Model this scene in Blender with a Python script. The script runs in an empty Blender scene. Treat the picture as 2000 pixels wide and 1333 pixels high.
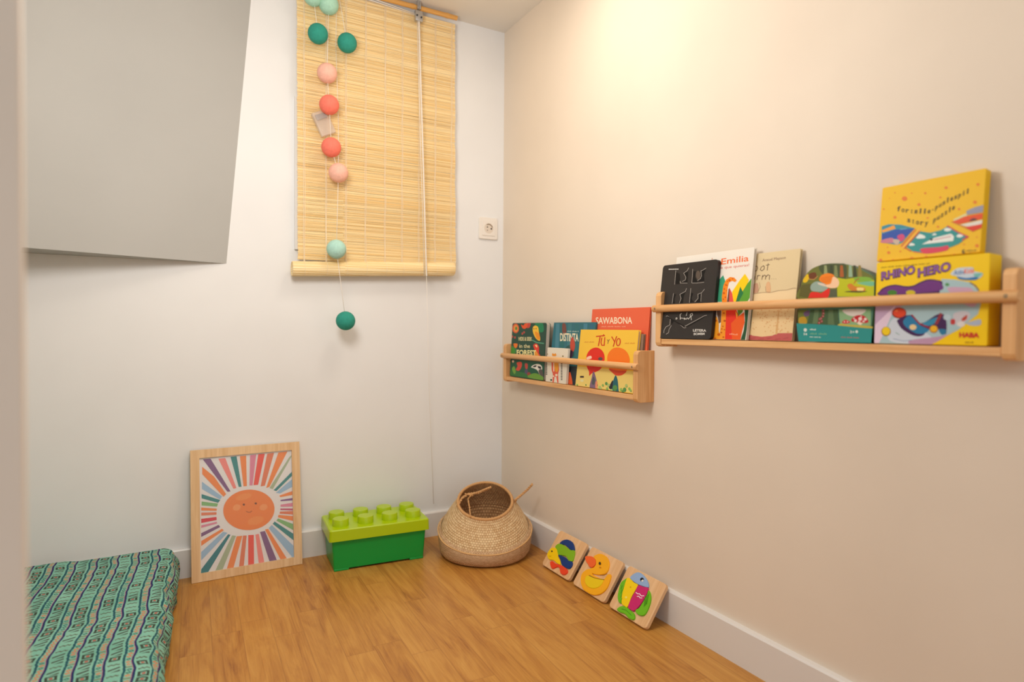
import bpy, math, random
from mathutils import Vector, Matrix
from mathutils.geometry import tessellate_polygon
random.seed(7)
SC = bpy.context.scene
COL = SC.collection
PI = math.pi

# ------------------------------------------------------------------ camera
CAM = Vector((-1.1059, -2.0352, 0.7325))
YAW, PIT, ROL, FPX = 0.5131, -0.0203, 0.0070, 1212.65
fw = Vector((math.sin(YAW)*math.cos(PIT), math.cos(YAW)*math.cos(PIT), math.sin(PIT)))
r0 = Vector((math.cos(YAW), -math.sin(YAW), 0)); u0 = r0.cross(fw)
rt = math.cos(ROL)*r0 + math.sin(ROL)*u0
up = -math.sin(ROL)*r0 + math.cos(ROL)*u0
cd = bpy.data.cameras.new('camera'); co = bpy.data.objects.new('camera', cd); COL.objects.link(co)
co.matrix_world = Matrix(((rt.x, up.x, -fw.x, CAM.x), (rt.y, up.y, -fw.y, CAM.y), (rt.z, up.z, -fw.z, CAM.z), (0, 0, 0, 1)))
cd.sensor_width = 36; cd.lens = FPX/2000*36; cd.clip_start = 0.02; cd.clip_end = 50
cd.dof.use_dof = True; cd.dof.focus_distance = 1.62; cd.dof.aperture_fstop = 2.2
SC.camera = co
# ------------------------------------------------------------------ light and exposure
SC.view_settings.view_transform = 'Standard'; SC.view_settings.look = 'None'
SC.view_settings.gamma = 1; SC.view_settings.exposure = 0.57; SC.view_settings.use_curve_mapping = False
W = bpy.data.worlds.new('world'); SC.world = W; W.use_nodes = True
W.node_tree.nodes['Background'].inputs[0].default_value = (0.88, 0.94, 1.0, 1)
W.node_tree.nodes['Background'].inputs[1].default_value = 0.62
def area(name, loc, rot, size, power, col, shape='DISK', sy=None):
    l = bpy.data.lights.new(name, 'AREA'); l.shape = shape; l.size = size
    if sy: l.size_y = sy
    l.energy = power; l.color = col
    o = bpy.data.objects.new(name, l); COL.objects.link(o); o.location = loc; o.rotation_euler = rot
    return o
area('ceiling_downlight', (-0.36, -0.72, 1.80), (0, 0, 0), 0.30, 1.9, (1.0, 0.88, 0.73))
pl = bpy.data.lights.new('added_fill_light', 'POINT'); pl.energy = 13.5; pl.color = (1.0, 0.97, 0.92); pl.shadow_soft_size = 0.16  # added point light out of view, brightens the back wall evenly
po = bpy.data.objects.new('added_fill_light', pl); COL.objects.link(po); po.location = (-0.96, -0.98, 1.28)

# ------------------------------------------------------------------ small helpers
def lin(c):
    c /= 255.0
    return c/12.92 if c <= 0.04045 else ((c+0.055)/1.055)**2.4
def rgb(r, g, b): return (lin(r), lin(g), lin(b), 1)
def ray(q): return fw + (q[0]-1000)/FPX*rt - (q[1]-666.5)/FPX*up
def at(q, axis, val):
    d = ray(q); return CAM + d*((val-CAM[axis])/d[axis])
MC = {}
def mat(name, col=(200, 200, 200), rough=0.5, metal=0.0, spec=0.5, trans=0.0):
    if name in MC: return MC[name]
    m = bpy.data.materials.new(name); m.use_nodes = True
    b = m.node_tree.nodes['Principled BSDF']
    b.inputs['Base Color'].default_value = rgb(*col); b.inputs['Roughness'].default_value = rough
    b.inputs['Metallic'].default_value = metal; b.inputs['Specular IOR Level'].default_value = spec
    b.inputs['Transmission Weight'].default_value = trans
    MC[name] = m
    return m
def ink(col, rough=0.42):
    return mat('print_%d_%d_%d_%d' % (*col, int(rough*100)), col, rough+.08, 0.0, 0.28)
class X:                                   # node expressions
    def __init__(s, nt, k): s.nt, s.k = nt, k
    def _m(s, op, *a, **kw):
        n = s.nt.nodes.new('ShaderNodeMath'); n.operation = op
        for i, v in enumerate((s,)+a):
            if isinstance(v, X): s.nt.links.new(v.k, n.inputs[i])
            else: n.inputs[i].default_value = v
        return X(s.nt, n.outputs[0])
    def __add__(s, o): return s._m('ADD', o)
    __radd__ = __add__
    def __sub__(s, o): return s._m('SUBTRACT', o)
    def __rsub__(s, o): return (s*-1)+o
    def __mul__(s, o): return s._m('MULTIPLY', o)
    __rmul__ = __mul__
    def __truediv__(s, o): return s._m('DIVIDE', o)
    def lt(s, o): return s._m('LESS_THAN', o)
    def gt(s, o): return s._m('GREATER_THAN', o)
    def floor(s): return s._m('FLOOR')
    def frac(s): return s._m('FRACT')
    def abs(s): return s._m('ABSOLUTE')
    def sin(s): return s._m('SINE')
    def max(s, o): return s._m('MAXIMUM', o)
    def min(s, o): return s._m('MINIMUM', o)
def nodes(name, rough=0.5):
    m = bpy.data.materials.new(name); m.use_nodes = True; nt = m.node_tree
    b = nt.nodes['Principled BSDF']; b.inputs['Roughness'].default_value = rough
    return m, nt, b
def coord(nt, out='Object'):
    n = nt.nodes.new('ShaderNodeTexCoord'); return n.outputs[out]
def sep(nt, v):
    n = nt.nodes.new('ShaderNodeSeparateXYZ'); nt.links.new(v, n.inputs[0]); return [X(nt, o) for o in n.outputs]
def comb(nt, x, y, z=0.0):
    n = nt.nodes.new('ShaderNodeCombineXYZ')
    for i, v in enumerate((x, y, z)):
        if isinstance(v, X): nt.links.new(v.k, n.inputs[i])
        else: n.inputs[i].default_value = v
    return n.outputs[0]
def noise(nt, v, scale, detail=3, rough=0.5, dist=0.0):
    n = nt.nodes.new('ShaderNodeTexNoise'); nt.links.new(v, n.inputs['Vector'])
    n.inputs['Scale'].default_value = scale; n.inputs['Detail'].default_value = detail
    n.inputs['Roughness'].default_value = rough; n.inputs['Distortion'].default_value = dist
    return X(nt, n.outputs['Fac'])
def white(nt, v):
    n = nt.nodes.new('ShaderNodeTexWhiteNoise'); n.noise_dimensions = '2D'; nt.links.new(v, n.inputs['Vector'])
    return X(nt, n.outputs['Value'])
def ramp(nt, f, stops):
    n = nt.nodes.new('ShaderNodeValToRGB'); nt.links.new(f.k, n.inputs[0]); e = n.color_ramp.elements
    while len(e) < len(stops): e.new(0.5)
    for q, (p, c) in zip(e, stops): q.position = p; q.color = rgb(*c)
    return n.outputs[0]
def mix(nt, f, a, b):
    n = nt.nodes.new('ShaderNodeMix'); n.data_type = 'RGBA'
    nt.links.new(f.k, n.inputs['Factor'])
    for k, v in ((6, a), (7, b)):
        if isinstance(v, tuple): n.inputs[k].default_value = rgb(*v)
        else: nt.links.new(v, n.inputs[k])
    return n.outputs[2]
def bump(nt, b, h, strength=0.2, dist=0.002):
    n = nt.nodes.new('ShaderNodeBump'); n.inputs['Strength'].default_value = strength; n.inputs['Distance'].default_value = dist
    nt.links.new(h.k, n.inputs['Height']); nt.links.new(n.outputs[0], b.inputs['Normal'])
def setc(nt, b, c): nt.links.new(c, b.inputs['Base Color'])

class G:                                    # mesh collector with material slots
    def __init__(s): s.v, s.f, s.m, s.uv, s.mats = [], [], [], [], []
    def slot(s, m):
        if m not in s.mats: s.mats.append(m)
        return s.mats.index(m)
    def add(s, vs, fs, m, uvs=None):
        o = len(s.v); s.v += [tuple(v) for v in vs]; k = s.slot(m)
        for i, f in enumerate(fs):
            s.f.append(tuple(o+j for j in f)); s.m.append(k); s.uv.append(uvs[i] if uvs else None)
        return s
    def box(s, a, b, m, bev=0.0):
        x0, y0, z0 = a; x1, y1, z1 = b
        if bev <= 0:
            vs = [(x, y, z) for x in (x0, x1) for y in (y0, y1) for z in (z0, z1)]
            fs = [(0, 1, 3, 2), (4, 6, 7, 5), (0, 4, 5, 1), (2, 3, 7, 6), (0, 2, 6, 4), (1, 5, 7, 3)]
            return s.add(vs, fs, m)
        import bmesh
        bm = bmesh.new(); bmesh.ops.create_cube(bm, size=1)
        for v in bm.verts: v.co = Vector(((x0+x1)/2+v.co.x*(x1-x0), (y0+y1)/2+v.co.y*(y1-y0), (z0+z1)/2+v.co.z*(z1-z0)))
        bmesh.ops.bevel(bm, geom=bm.edges[:], offset=bev, segments=3, profile=0.5, affect='EDGES')
        bm.verts.index_update()
        s.add([v.co.copy() for v in bm.verts], [tuple(v.index for v in f.verts) for f in bm.faces], m); bm.free()
        return s
    def prism(s, pts, z0, z1, m, mtop=None, inset=0.0):   # outline in xy, extruded in z
        n = len(pts); A = sum(pts[i][0]*pts[(i+1) % n][1]-pts[(i+1) % n][0]*pts[i][1] for i in range(n))
        if A < 0: pts = pts[::-1]
        cx = sum(p[0] for p in pts)/n; cy = sum(p[1] for p in pts)/n
        tri = tessellate_polygon([[Vector((p[0], p[1], 0)) for p in pts]])
        lo = [(p[0], p[1], z0) for p in pts]
        if inset:
            mid = [(p[0], p[1], z1-inset) for p in pts]; tp = []
            for i in range(n):
                a, b, c = Vector(pts[i-1]), Vector(pts[i]), Vector(pts[(i+1) % n]); d = (c-a)
                d = Vector((-d.y, d.x)); d = d.normalized()*inset if d.length > 0 else d
                tp.append((b.x+d.x, b.y+d.y, z1))
        else: mid = None; tp = [(p[0], p[1], z1) for p in pts]
        rings = [lo]+([mid] if mid else [])+[tp]
        vs = [q for r in rings for q in r]; fs = []
        for k in range(len(rings)-1):
            fs += [(k*n+i, k*n+(i+1) % n, (k+1)*n+(i+1) % n, (k+1)*n+i) for i in range(n)]
        s.add(vs, fs, m)
        def orient(t, z, flip):
            a, b, c = [Vector(pts[i]) for i in t]
            ccw = (b-a).cross(c-a) > 0
            return t if ccw != flip else t[::-1]
        s.add(tp, [orient(t, z1, False) for t in tri], mtop or m)
        s.add(lo, [orient(t, z0, True) for t in tri], m)
        return s
    def tube(s, path, rad, m, n=10, cap=True):
        P = [Vector(p) for p in path]; R = rad if isinstance(rad, (list, tuple)) else [rad]*len(P)
        vs = []; ref = None
        for i, p in enumerate(P):
            t = (P[min(i+1, len(P)-1)]-P[max(i-1, 0)]).normalized()
            if ref is None: ref = t.orthogonal().normalized()
            ref = (ref - t*ref.dot(t)).normalized(); b = t.cross(ref)
            vs += [p+R[i]*(math.cos(2*PI*k/n)*ref+math.sin(2*PI*k/n)*b) for k in range(n)]
        fs = [(i*n+k, i*n+(k+1) % n, (i+1)*n+(k+1) % n, (i+1)*n+k) for i in range(len(P)-1) for k in range(n)]
        if cap: fs += [tuple(range(n))[::-1], tuple((len(P)-1)*n+k for k in range(n))]
        return s.add(vs, fs, m)
    def sphere(s, c, r, m, n=24, sq=(1, 1, 1)):
        vs = []; fs = []; h = n//2
        for i in range(h+1):
            a = PI*i/h
            for k in range(n):
                b = 2*PI*k/n; vs.append((c[0]+r*sq[0]*math.sin(a)*math.cos(b), c[1]+r*sq[1]*math.sin(a)*math.sin(b), c[2]+r*sq[2]*math.cos(a)))
        fs = [(i*n+k, (i+1)*n+k, (i+1)*n+(k+1) % n, i*n+(k+1) % n) for i in range(h) for k in range(n)]
        return s.add(vs, fs, m)
    def build(s, name, parent=None, smooth=False, M=None, bevel=0.0, **props):
        me = bpy.data.meshes.new(name); me.from_pydata(s.v, [], s.f)
        for m in s.mats: me.materials.append(m)
        me.polygons.foreach_set('material_index', s.m)
        if any(u is not None for u in s.uv):
            L = me.uv_layers.new(name='UVMap'); i = 0
            for p, u in zip(me.polygons, s.uv):
                for j, li in enumerate(p.loop_indices): L.data[li].uv = u[j] if u else (0, 0)
        if smooth is True: me.polygons.foreach_set('use_smooth', [True]*len(s.f))
        me.update()
        if smooth == 'auto':
            me.polygons.foreach_set('use_smooth', [True]*len(s.f)); me.set_sharp_from_angle(angle=0.6)
        o = bpy.data.objects.new(name, me); COL.objects.link(o)
        PM = WM[parent.name] if parent else Matrix()
        if parent: o.parent = parent
        WM[o.name] = M.copy() if M is not None else PM.copy()
        if M is not None: o.matrix_basis = PM.inverted() @ M
        if bevel:
            b = o.modifiers.new('bevel', 'BEVEL'); b.width = bevel; b.segments = 2; b.limit_method = 'ANGLE'
        for k, v in props.items(): o[k] = v
        return o
WM = {}
def root(name, label, cat, M=None, group=None):
    o = bpy.data.objects.new(name, None); COL.objects.link(o); o.empty_display_size = 0.05
    WM[o.name] = M.copy() if M is not None else Matrix()
    if M is not None: o.matrix_basis = M
    o['label'] = label; o['category'] = cat
    if group: o['group'] = group
    return o
def frame(O, U, V):
    N = U.cross(V); return Matrix(((U.x, V.x, N.x, O.x), (U.y, V.y, N.y, O.y), (U.z, V.z, N.z, O.z), (0, 0, 0, 1)))
def smooth_poly(pts, k=5):
    n = len(pts); out = []
    for i in range(n):
        p0, p1, p2, p3 = [Vector(pts[(i+j) % n]) for j in (-1, 0, 1, 2)]
        for q in range(k):
            t = q/k
            out.append(tuple(0.5*((2*p1)+(-p0+p2)*t+(2*p0-5*p1+4*p2-p3)*t*t+(-p0+3*p1-3*p2+p3)*t**3)))
    return out
def rrect(w, h, r, k=6, x0=0, y0=0):
    out = []
    for cx, cy, a in ((w-r, r, -PI/2), (w-r, h-r, 0), (r, h-r, PI/2), (r, r, PI)):
        out += [(x0+cx+r*math.cos(a+PI/2*i/k), y0+cy+r*math.sin(a+PI/2*i/k)) for i in range(k+1)]
    return out
def clip(pts, w, h, e=0.0004):
    for ax, lim, sg in ((0, e, 1), (0, w-e, -1), (1, e, 1), (1, h-e, -1)):
        out = []
        for i in range(len(pts)):
            a, b = pts[i-1], pts[i]; ia = (a[ax]-lim)*sg >= 0; ib = (b[ax]-lim)*sg >= 0
            if ia != ib:
                t = (lim-a[ax])/(b[ax]-a[ax]); out.append((a[0]+(b[0]-a[0])*t, a[1]+(b[1]-a[1])*t))
            if ib: out.append(b)
        pts = out
        if len(pts) < 3: return []
    return pts
class Art:                                   # flat printed art on a face; drawn in measured coordinates of that face
    def __init__(s, M, w, h, crop, rough=0.4):
        s.M, s.I, s.w, s.h, s.c = M, M.inverted(), w, h, crop; s.g = G(); s.k = 0; s.rough = rough
    def uv(s, q):
        x = s.c[0]+q[0]*s.c[2]; y = s.c[1]+q[1]*s.c[2]
        a = s.I @ CAM; d = (s.I.to_3x3() @ ray((x, y))); t = -a.z/d.z
        return (a.x+d.x*t, a.y+d.y*t)
    def raw(s, col, pts):
        pts = clip(pts, s.w, s.h)
        if len(pts) < 3: return
        s.k += 1; z = 0.00015+0.000005*s.k
        tri = tessellate_polygon([[Vector((p[0], p[1], 0)) for p in pts]])
        T = []
        for t in tri:
            a, b, c = [Vector(pts[i]) for i in t]; T.append(t if (b-a).cross(c-a) > 0 else t[::-1])
        s.g.add([(p[0], p[1], z) for p in pts], T, ink(col, s.rough))
    def P(s, col, pts, sm=False):
        pts = [s.uv(p) for p in pts]; s.raw(col, smooth_poly(pts) if sm else pts)
    def E(s, col, cx, cy, rx, ry=None, rot=0, n=20):
        ry = ry or rx; c, q = math.cos(math.radians(rot)), math.sin(math.radians(rot))
        s.P(col, [(cx+rx*math.cos(a)*c-ry*math.sin(a)*q, cy+rx*math.cos(a)*q+ry*math.sin(a)*c) for a in [2*PI*i/n for i in range(n)]])
    def S(s, col, pts, wd):
        for a, b in zip(pts, pts[1:]):
            a = Vector(a); b = Vector(b); d = (b-a)
            if d.length == 0: continue
            d = d.normalized()*wd/2; n = Vector((-d.y, d.x)); a = a-d*0.6; b = b+d*0.6
            s.P(col, [tuple(a+n), tuple(b+n), tuple(b-n), tuple(a-n)])
    def T(s, col, txt, x0, y0, x1, y1, hh, bold=0.0, up=None):
        cu = bpy.data.curves.new('txt', 'FONT'); cu.body = txt; cu.size = 1; cu.offset = bold; cu.resolution_u = 3
        ob = bpy.data.objects.new('txt', cu); COL.objects.link(ob); dg = bpy.context.evaluated_depsgraph_get()
        me = bpy.data.meshes.new_from_object(ob.evaluated_get(dg)); bpy.data.objects.remove(ob)
        if not me.vertices: return
        xs = [v.co.x for v in me.vertices]; wd = max(xs)-min(xs); m0 = min(xs)
        s.k += 1; z = 0.00015+0.000005*s.k
        ux, uy = up or (0, -1)
        vs = []
        for v in me.vertices:
            t = (v.co.x-m0)/wd; k = v.co.y/0.70*hh
            u_, v_ = s.uv((x0+(x1-x0)*t+ux*k, y0+(y1-y0)*t+uy*k))
            vs.append((min(max(u_, 0.0004), s.w-0.0004), min(max(v_, 0.0004), s.h-0.0004), z))
        fs = [tuple(p.vertices) for p in me.polygons]; F = []
        for f in fs:
            a, b, c = [Vector(vs[i][:2]) for i in f[:3]]; F.append(f if (b-a).cross(c-a) >= 0 else f[::-1])
        s.g.add(vs, F, ink(col, s.rough)); bpy.data.meshes.remove(me)
    def D(s, col, n, x0, y0, x1, y1, hh):       # a line of print too small to read: a row of short marks
        dx, dy = (x1-x0)/n, (y1-y0)/n
        for i in range(n):
            if i % 7 == 5: continue
            x, y = x0+dx*i, y0+dy*i; k = hh*(.55+.35*((i*5) % 3)/2)
            s.P(col, [(x, y), (x+dx*.66, y+dy*.66), (x+dx*.66, y+dy*.66-k), (x, y-k)])
    def done(s, parent, name='cover_print', **kw):
        return s.g.build(name, parent, M=None, **kw)

# ------------------------------------------------------------------ materials
def wall_mat(name, col, b=0.12):
    m, nt, bs = nodes(name, 0.75); v = coord(nt)
    n1 = noise(nt, v, 3.0, 3); n2 = noise(nt, v, 160, 3); n3 = noise(nt, v, 22, 2)
    c2 = tuple(int(x*0.975) for x in col)
    setc(nt, bs, ramp(nt, n1, [(0.3, c2), (0.7, col)]))
    bump(nt, bs, n2*0.3+n3, b, 0.0018); bs.inputs['Specular IOR Level'].default_value = 0.3
    return m
M_WB = wall_mat('white_wall_paint', (238, 238, 238))
M_WR = wall_mat('cream_wall_paint', (235, 221, 204))
M_CE = wall_mat('ceiling_paint', (232, 226, 217))
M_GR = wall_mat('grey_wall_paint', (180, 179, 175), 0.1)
M_TR = mat('white_trim_paint', (232, 229, 226), 0.35)
def floor_mat():
    m, nt, b = nodes('oak_laminate', 0.38); v = coord(nt)
    mp = nt.nodes.new('ShaderNodeMapping'); nt.links.new(v, mp.inputs[0]); mp.inputs['Rotation'].default_value = (0, 0, math.radians(2.2))
    x, y, z = sep(nt, mp.outputs[0])
    sx = x/0.066; row = sx.floor(); off = white(nt, comb(nt, row, 3.0))
    sy = y/0.42+off*7.0; pc = sy.floor()
    h = white(nt, comb(nt, row, pc))
    gx = comb(nt, x*9.0+h*31.0, y*1.1+h*17.0, h*5.0)
    g1 = noise(nt, gx, 3.2, 5, 0.6, 1.4); g2 = noise(nt, comb(nt, x*150.0, y*3.0, h*9.0), 2.5, 4, 0.65)
    f = (g1*0.60+g2*0.34+h*0.11)
    c = ramp(nt, f, [(0.34, (150, 92, 38)), (0.46, (182, 123, 52)), (0.58, (198, 141, 64)), (0.74, (210, 156, 78))])
    ex = (sx.frac()-0.5).abs().gt(0.484); ey = (sy.frac()-0.5).abs().gt(0.4975)
    e = ex.max(ey)*0.30
    setc(nt, b, mix(nt, e, c, (132, 76, 36)))
    bump(nt, b, g2*0.3-e, 0.12, 0.0008); b.inputs['Specular IOR Level'].default_value = 0.45
    return m
M_FL = floor_mat()
def wood(name, a, c, axis=1, rough=0.5):
    m, nt, b = nodes(name, rough); x, y, z = sep(nt, coord(nt)); L = [x, y, z]
    k = [L[i]*(1.2 if i == axis else 22.0) for i in range(3)]
    n = noise(nt, comb(nt, *k), 3.5, 4, 0.55, 0.8)
    setc(nt, b, ramp(nt, n, [(0.35, a), (0.65, c)])); bump(nt, b, n, 0.05, 0.001)
    return m
M_PINE = wood('birch_wood', (216, 158, 98), (234, 184, 126), 1)
M_PINEV = wood('birch_wood_upright', (216, 158, 98), (234, 184, 126), 2)
M_FRM = wood('oak_frame_wood', (222, 182, 134), (236, 202, 158), 1)
M_PLY = wood('plywood', (226, 178, 126), (238, 196, 148), 1)
M_PAGE = mat('page_paper', (232, 220, 200), 0.8)
M_PAGEG = mat('page_paper_grey', (176, 158, 140), 0.8)

# ------------------------------------------------------------------ room
H = 1.8234; BT = 0.0141; BH = 0.0853
def struct(g, name, **k): return g.build(name, kind='structure', **k)
struct(G().box((-2.6, -2.9, -0.05), (0.1, 0.1, 0), M_FL), 'floor')
struct(G().box((-2.6, -2.9, H), (0.1, 0.1, H+0.06), M_CE), 'ceiling')
struct(G().box((-2.6, 0, 0), (0, 0.1, H), M_WB), 'wall_back')
struct(G().box((0, -2.9, 0), (0.1, 0.1, H), M_WR), 'wall_right')
struct(G().box((-2.7, -2.9, 0), (-2.6, 0.1, H), M_WB), 'wall_left')
e = at((51, 666), 1, -1.50)
struct(G().box((-2.6, -1.51, 0), (e.x, -1.50, H), M_WR, 0.002), 'wall_near')
def skirting(name, a, b):
    g = G()
    (x0, y0), (x1, y1) = a, b
    prof = [(0, 0), (BT, 0), (BT, BH-0.004), (BT-0.003, BH), (0, BH)]
    if name.endswith('back'): ring = lambda s, p: (s, -p[0], p[1])
    else: ring = lambda s, p: (-p[0], s, p[1])
    L = (x0, x1) if name.endswith('back') else (y0, y1); n = len(prof)
    vs = [ring(s, p) for s in L for p in prof]
    fs = [(i, (i+1) % n, n+(i+1) % n, n+i) for i in range(n)]+[tuple(range(n)), tuple(range(n, 2*n))[::-1]]
    struct(g.add(vs, fs, M_TR), name)
skirting('baseboard_back', (-2.6, 0), (0, 0)); skirting('baseboard_right', (0, 0), (0, -2.9))
# boxed-in shape on the upper left of the back wall
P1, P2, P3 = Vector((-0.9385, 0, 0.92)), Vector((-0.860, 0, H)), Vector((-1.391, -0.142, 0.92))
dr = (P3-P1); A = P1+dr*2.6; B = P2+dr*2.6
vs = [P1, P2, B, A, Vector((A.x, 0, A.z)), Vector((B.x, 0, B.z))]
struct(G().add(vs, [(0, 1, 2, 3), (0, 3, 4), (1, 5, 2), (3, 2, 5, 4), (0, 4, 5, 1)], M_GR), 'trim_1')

# window frame behind the blind (only its left edge shows beside the slats)
wg = G()
wx0, wx1, wz0, wz1 = -0.7445, -0.24, 0.975, 1.45
for a, b in (((wx0, wz0), (wx0+0.04, wz1)), ((wx1-0.04, wz0), (wx1, wz1)), ((wx0+0.04, wz0), (wx1-0.04, wz0+0.04)), ((wx0+0.04, wz1-0.04), (wx1-0.04, wz1))):
    wg.box((a[0], -0.012, a[1]), (b[0], 0, b[1]), M_TR)
wo = struct(wg, 'window_1')
G().box((wx0+0.04, -0.006, wz0+0.04), (wx1-0.04, -0.002, wz1-0.04), mat('window_glass', (190, 196, 196), 0.08)).build('window_pane', wo)

# ------------------------------------------------------------------ blind
def bamboo(name, a, c, rough=0.5):
    m, nt, b = nodes(name, rough); x, y, z = sep(nt, coord(nt))
    r = white(nt, comb(nt, (z/0.00262).floor(), (x/0.6).floor()))
    n = noise(nt, comb(nt, x*3.0, y, z*380.0), 1.0, 2)
    setc(nt, b, ramp(nt, r*0.5+n*0.5, [(0.25, a), (0.75, c)])); b.inputs['Specular IOR Level'].default_value = 0.35
    return m
M_BAM = bamboo('split_bamboo', (238, 204, 142), (255, 234, 186))
M_POLE = wood('bamboo_pole_skin', (206, 146, 70), (226, 172, 96), 0, 0.35)
M_CORD = mat('white_cord', (238, 230, 220), 0.7); M_THR = mat('cotton_thread', (246, 228, 196), 0.8)
M_STEEL = mat('zinc_steel', (190, 192, 196), 0.3, 0.9)
bl = root('bamboo_blind', 'split bamboo roller blind hanging on the back wall beside the grey slope', 'blind', Matrix.Translation((-0.476, -0.03, H)))
def bx(z):                                   # side edges drift a little with height
    t = (z-0.93)/(H-0.93); return (-0.739-0.003*t, -0.208-0.004*t+0.004*(1-t)**3)
YB = -0.028; g = G(); z = 0.945
while z < 1.792:
    x0, x1 = bx(z); x0 += random.uniform(-.0012, .0012); x1 += random.uniform(-.0012, .0012); hh = random.uniform(0.00108, 0.00130)
    n = 18; vs = []; ph = random.uniform(0, 6); am = random.uniform(0.0001, 0.00045); tl = random.uniform(-.0005, .0005)
    y0 = YB+0.0022*math.sin(z*37)
    for i in range(n+1):
        t = i/n; x = x0+(x1-x0)*t; zc = z+am*math.sin(ph+t*9)+tl*(t-.5)+0.004*(t-.5)*(1-(z-.93)/.9)
        vs += [(x, y0, zc-hh), (x, y0-0.0011, zc), (x, y0, zc+hh), (x, y0+0.0008, zc)]
    fs = [(i*4+k, i*4+(k+1) % 4, i*4+4+(k+1) % 4, i*4+4+k) for i in range(n) for k in range(4)]+[(3, 2, 1, 0), tuple(n*4+k for k in range(4))]
    g.add(vs, fs, M_BAM); z += 0.00262
g.build('slats', bl, M=Matrix())
g = G()
for x in (-.722, -.655, -.593, -.529, -.464, -.405, -.345, -.286, -.226):
    for dx in (0, 0.0035):
        g.tube([(x+dx+random.uniform(-.001, .001), YB-0.0026+0.0022*math.sin(zz*37), zz) for zz in [0.93+0.86*i/24 for i in range(25)]], 0.0009, M_THR, 5)
g.build('binding_threads', bl, M=Matrix())
r = 0.0225; a0, a1 = Vector((-0.758, -0.036, 0.9115)), Vector((-0.217, -0.036, 0.938))
g = G(); n = 40; mm = 28; vs = []
dx = (a1-a0).normalized()
for t, rr in [(0, r*.3), (0, r*.55), (0, r*.8), (0.0, r*.96), (.004, r)]+[(i/mm, r*(1+.012*math.sin(i*2.1))) for i in range(1, mm)]+[(.997, r), (1, r*.95), (1, r*.6), (1, r*.2)]:
    c = a0.lerp(a1, t); c = c+dx*(0 if rr > r*.9 else .002 if t == 0 else -.002)
    for k in range(n):
        aa = 2*PI*k/n; q = rr*(1+0.03*math.cos(k*PI)); vs.append(c+Vector((0, q*math.cos(aa), q*math.sin(aa))))
R_ = len(vs)//n
fs = [(i*n+k, i*n+(k+1) % n, (i+1)*n+(k+1) % n, (i+1)*n+k) for i in range(R_-1) for k in range(n)]+[tuple(range(n))[::-1], tuple((R_-1)*n+k for k in range(n))]
g.add(vs, fs, M_BAM)
for x in (-.722, -.655, -.593, -.529, -.464, -.405, -.345, -.286):
    c = a0.lerp(a1, (x-a0.x)/(a1.x-a0.x))
    g.tube([c+Vector((0, (r+.001)*math.cos(q), (r+.001)*math.sin(q))) for q in [2*PI*i/28 for i in range(29)]], .0006, M_THR, 5)
g.build('rolled_bottom', bl, smooth='auto', M=Matrix())
g = G(); pth = []; rr = []
for i in range(61):
    t = i/60; pth.append((-0.752+0.54*t, -0.043, 1.806-0.001*math.sin(t*5))); q = (t*4.3) % 1
    rr.append(0.0078+(0.0014 if q < .06 or q > .95 else 0))
g.tube(pth, rr, M_POLE, 16); g.build('top_pole', bl, smooth='auto', M=Matrix(), label='orange bamboo pole')
# hook, pulley and cords
ph = at((818, 40), 1, -0.055)
g = G(); g.box((ph.x-.006, -.060, 1.795), (ph.x+.006, -.050, H-0.0002), M_STEEL, .001)
g.tube([(ph.x, -.052+.013*math.cos(q), 1.806+.013*math.sin(q)) for q in [2*PI*i/20 for i in range(21)]], .0018, M_STEEL, 8)
g.box((ph.x-.013, -.060, 1.755), (ph.x+.013, -.045, 1.790), M_STEEL, .002)
g.tube([(ph.x-.008, -.062, 1.772), (ph.x-.008, -.058, 1.772)], .003, mat('dark_steel', (70, 70, 72), .4, .8)); g.tube([(ph.x+.007, -.062, 1.768), (ph.x+.007, -.058, 1.768)], .003, MC['dark_steel'])
g.build('pulley', bl, smooth='auto', M=Matrix(), label='zinc steel pulley and hook')
def twist(g, pts, rad, m, pitch=0.012, strands=2, seg=5, off=None):
    P = []
    for a, b in zip(pts, pts[1:]):
        a = Vector(a); b = Vector(b); k = max(1, int((b-a).length/0.004)); P += [a.lerp(b, i/k) for i in range(k)]
    P.append(Vector(pts[-1])); off = off or rad*.8
    for s in range(strands):
        d = 0; q = []
        for i, p in enumerate(P):
            if i: d += (P[i]-P[i-1]).length
            t = (P[min(i+1, len(P)-1)]-P[max(i-1, 0)]).normalized(); u = t.orthogonal().normalized(); v = t.cross(u)
            an = d/pitch*2*PI+s*2*PI/strands; q.append(p+off*(math.cos(an)*u+math.sin(an)*v))
        g.tube(q, rad, m, seg)
c0 = Vector((ph.x, -.056, 1.757)); c1 = at((826, 300), 1, -.058); c2 = at((833, 540), 1, -.064); c3 = at((838, 760), 1, -.03); c4 = at((847, 985), 1, -.02)
g = G(); twist(g, [c0, c1, c2], .0019, M_CORD)
g.tube([c2, c3, c4], .0007, M_CORD, 6); g.tube([c0+Vector((-.006, 0, 0)), c1+Vector((-.006, .004, 0)), c2+Vector((-.006, .004, 0))], .0011, M_CORD, 6)
g.build('pull_cord', bl, smooth=True, M=Matrix(), label='white twisted pull cord')
g = G(); g.tube([(-.64, -.052, 1.789), (-.5, -.052, 1.783), (ph.x-.012, -.052, 1.775)], .0014, M_CORD, 6); g.tube([(-.64, -.052, 1.795), (-.5, -.052, 1.790), (ph.x-.012, -.052, 1.779)], .0014, M_CORD, 6)
g.build('top_cord', bl, smooth=True, M=Matrix(), label='white cord along the top')

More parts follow.
